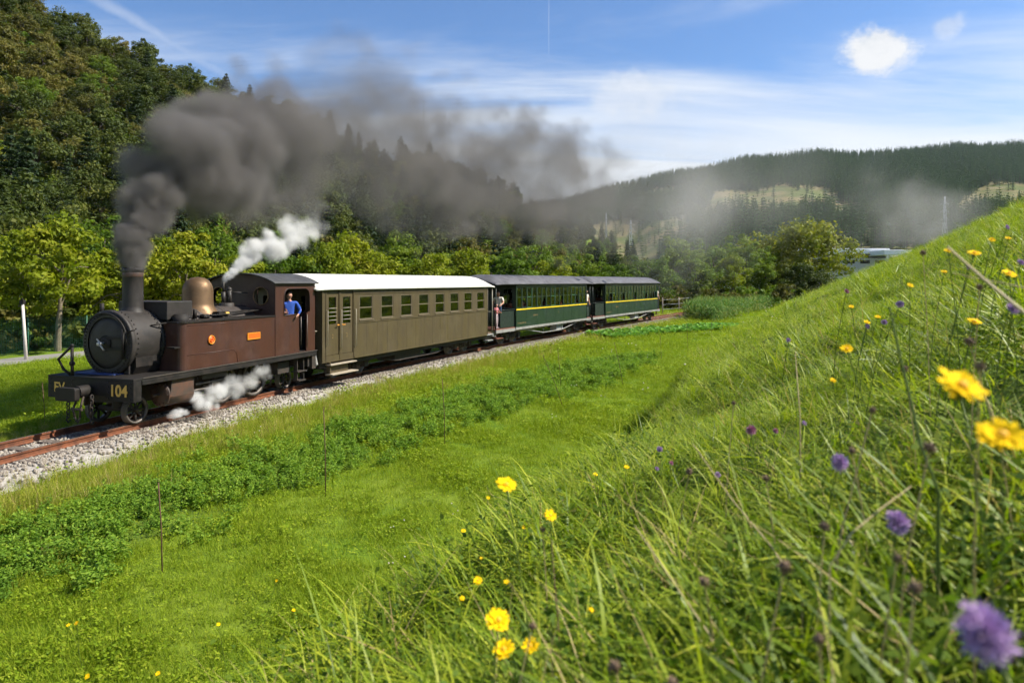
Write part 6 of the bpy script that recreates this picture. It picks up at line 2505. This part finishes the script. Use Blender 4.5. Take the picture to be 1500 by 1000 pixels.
def plume(path, npuff, vox, origin, ang_, margin, base, soft=.45, amp=.9, puff=(.34, .66), spread=.62, wgt=None, octs=4):
    """path rows: X, Y, Z, radius, density (world). Returns density grid and box in the frame at origin turned by ang_"""
    path = np.array(path, float)
    ca, sa = math.cos(ang_), math.sin(ang_)
    P = path[:, :3] - np.array(origin)
    L = np.c_[P[:, 0] * ca + P[:, 1] * sa, -P[:, 0] * sa + P[:, 1] * ca, P[:, 2]]
    rad_, den_ = path[:, 3], path[:, 4]
    lo = (L - rad_[:, None] * margin).min(0)
    hi = (L + rad_[:, None] * margin).max(0)
    shape = [int((hi[k] - lo[k]) / vox) + 1 for k in range(3)]
    ax = [np.linspace(lo[k], hi[k], shape[k]) for k in range(3)]
    acc = np.full(shape, -1.0, np.float32)
    dg = np.zeros(shape, np.float32)
    seg = np.linalg.norm(np.diff(L, axis=0), axis=1) / (.5 * (rad_[1:] + rad_[:-1]))
    cum_ = np.r_[0, np.cumsum(seg)]
    for kp in range(npuff):
        t = rs.random() * cum_[-1] if kp % 4 else rs.random() ** 1.6 * min(cum_[-1], 4.0)
        c = np.array([np.interp(t, cum_, L[:, k]) for k in range(3)])
        r0 = np.interp(t, cum_, rad_)
        d0 = np.exp(np.interp(t, cum_, np.log(den_)))
        v = rs.normal(size=3)
        v = v / np.linalg.norm(v) * rs.random() ** .4
        r1 = r0 * rs.uniform(*puff)
        c = c + v * (r0 - r1 * .75) * spread * 1.5
        i0 = [max(0, int((c[k] - 1.5 * r1 - lo[k]) / vox)) for k in range(3)]
        i1 = [min(shape[k], int((c[k] + 1.5 * r1 - lo[k]) / vox) + 2) for k in range(3)]
        if any(i1[k] <= i0[k] for k in range(3)):
            continue
        s_ = tuple(slice(i0[k], i1[k]) for k in range(3))
        dd = np.sqrt((ax[0][s_[0], None, None] - c[0]) ** 2 + (ax[1][None, s_[1], None] - c[1]) ** 2 + (ax[2][None, None, s_[2]] - c[2]) ** 2)
        f_ = (1 - dd / r1).astype(np.float32)
        d0 *= rs.uniform(.55, 1.35)
        m_ = f_ > acc[s_]
        acc[s_] = np.where(m_, f_, acc[s_])
        dg[s_] = np.where(m_, d0, dg[s_])
    size = hi - lo
    nz_ = fbm(shape, size, base, octs)
    nz2 = fbm(shape, size, base * 2.6, 3)
    near_ = np.sqrt((ax[0][:, None, None] - L[0, 0]) ** 2 + (ax[1][None, :, None] - L[0, 1]) ** 2 + (ax[2][None, None, :] - L[0, 2]) ** 2)
    calm = np.exp(-near_ / (6 * rad_[0] + .3))
    f_ = acc + (nz_ - .5) * amp * 2 * (1 - .75 * calm) + .02 + .22 * calm
    D = dg * sm(0, soft, f_) * (.30 + 1.4 * sm(.25, .75, nz2))
    for k in range(3):                       # nothing reaches the box's faces
        e = np.minimum(np.arange(shape[k]), np.arange(shape[k])[::-1]) / 4.0
        sh = [1, 1, 1]
        sh[k] = shape[k]
        D = D * np.clip(e, 0, 1).reshape(sh)
    return D, tuple(map(float, lo)), tuple(map(float, hi))


def W(px, py, Y):
    return (px - 750) / F * Y, Y, CAM_H + (HY - py) / F * Y


volmat('smoke_dark', (.245, .232, .224), .0)
volmat('smoke_thin', (.66, .63, .62), .0)
volmat('steam_white', (.99, .99, .99), .0)
cxy = veh_pt(LV, 1.08, 0)
pth = [(cxy[0], cxy[1], 3.36, .20, 12.)]
for (px, py, Y, r, d) in ((194, 365, 15.45, .36, 14), (197, 335, 15.5, .54, 11), (210, 305, 15.7, .80, 8), (232, 268, 16.2, 1.12, 5.0), (262, 232, 16.9, 1.45, 3.2), (318, 225, 18.2, 1.75, 1.9), (380, 222, 19.8, 2.1, 1.05),
                          (440, 225, 21.8, 2.5, .66), (490, 205, 24, 2.9, .50), (515, 140, 25, 2.7, .30), (560, 222, 26.5, 3.2, .36), (625, 258, 29.5, 3.2, .36), (688, 225, 32.5, 3.7, .27), (755, 265, 36.5, 3.8, .27), (830, 280, 42, 3.9, .19), (890, 285, 47, 3.8, .09)):
    pth.append((*W(px, py, Y), r, d))
org = (cxy[0], cxy[1], 0)
ang_n = math.atan2(pth[-1][1] - pth[0][1], pth[-1][0] - pth[0][0])
D, lo, hi = plume(pth, 520, .12, org, ang_n, 1.4, 1.15, soft=.50, amp=1.3, octs=4, puff=(.28, .62))
volume_object('smoke_plume', 'thick dark grey smoke billowing back from the locomotive chimney', D, lo, hi, 'smoke_dark', org, ang_n)
pth = [(*W(px, py, Y), r, d) for (px, py, Y, r, d) in ((840, 275, 46, 4.4, .050), (900, 255, 52, 5.6, .034), (960, 312, 60, 6.2, .036), (1035, 318, 68, 6.6, .034), (1100, 270, 78, 7.5, .014), (1190, 280, 94, 8.5, .009), (1280, 312, 110, 7.0, .015), (1350, 315, 122, 6.6, .030), (1405, 320, 132, 6.0, .018))]
org = (pth[0][0], pth[0][1], 0)
ang_f = math.atan2(pth[-1][1] - pth[0][1], pth[-1][0] - pth[0][0])
D, lo, hi = plume(pth, 120, .55, org, ang_f, 1.5, 6.0, soft=1.5, amp=1.7, puff=(.4, .9), spread=.85)
volume_object('drifting_smoke', 'thin bluish smoke drifting over the trees behind the train', D, lo, hi, 'smoke_thin', org, ang_f)
# steam from the safety valve
vx, vy = veh_pt(LV, 3.98, .04)
pth = [(vx, vy, 3.06, .05, 9.), (vx + .02, vy + .03, 3.16, .07, 8.)]
for (px, py, Y, r, d) in ((352, 386, 18.6, .17, 8), (375, 368, 19.0, .33, 6), (405, 352, 19.5, .46, 4.2), (432, 342, 20.0, .50, 2.6), (455, 334, 20.6, .55, 1.0), (470, 318, 21.0, .6, .4)):
    pth.append((*W(px, py, Y), r, d))
org = (vx, vy, 0)
ang_s = math.atan2(pth[-1][1] - vy, pth[-1][0] - vx)
D, lo, hi = plume(pth, 150, .045, org, ang_s, 1.6, .40, soft=.7, amp=.85, puff=(.42, .85), spread=.8)
volume_object('valve_steam', 'white steam jetting from the safety valve on the boiler', D, lo, hi, 'steam_white', org, ang_s)
# steam from the cylinder cocks
pth = []
for (x_, y_, z_, r, d) in ((1.78, -1.05, .42, .12, 7), (2.0, -1.15, .34, .22, 7), (2.3, -1.20, .36, .26, 6), (2.7, -1.18, .46, .24, 4.5), (3.1, -1.15, .52, .24, 3.5), (3.5, -1.12, .58, .27, 2.6), (3.9, -1.10, .66, .26, 2.0), (4.35, -1.08, .70, .22, 1.0)):
    a_, c_ = veh_pt(LV, x_, y_)
    pth.append((a_, c_, z_, r, d))
org = (*veh_pt(LV, 1.78, -1.05), 0)
D, lo, hi = plume(pth, 130, .035, org, LV.rz, 1.6, .32, soft=1.1, amp=1.8, puff=(.35, .85), spread=.95)
volume_object('cylinder_steam', 'white steam blowing from the cylinder under the footplate', D, lo, hi, 'steam_white', org, LV.rz)
pth = []
for (x_, y_, z_, r, d) in ((1.05, -1.05, .12, .08, 7), (1.2, -1.12, .14, .12, 7), (1.4, -1.15, .17, .12, 6), (1.55, -1.14, .16, .08, 4)):
    a_, c_ = veh_pt(LV, x_, y_)
    pth.append((a_, c_, z_, r, d))
org = (*veh_pt(LV, 1.05, -1.05), 0)
D, lo, hi = plume(pth, 30, .03, org, LV.rz, 1.4, .25)
volume_object('drain_steam', 'small white puff of steam low beside the front cylinder', D, lo, hi, 'steam_white', org, LV.rz)


# ------------------------------------------------------------------ the valley's air
hz_ = bpy.data.materials.new('valley_air')
hz_.use_nodes = True
t = NT(hz_.node_tree)
p = t.n('ShaderNodeVolumePrincipled', ins={'Color': (.72, .86, 1.0, 1), 'Density': .000045, 'Anisotropy': .0})
t.link(p.outputs[0], t.n('ShaderNodeOutputMaterial').inputs['Volume'])
MATS['valley_air'] = hz_
tag(MB().box(-3300, 3300, -3300, 3300, -3, 330).build('haze', 'valley_air'), 'thin summer haze filling the valley', None, None, 'stuff')
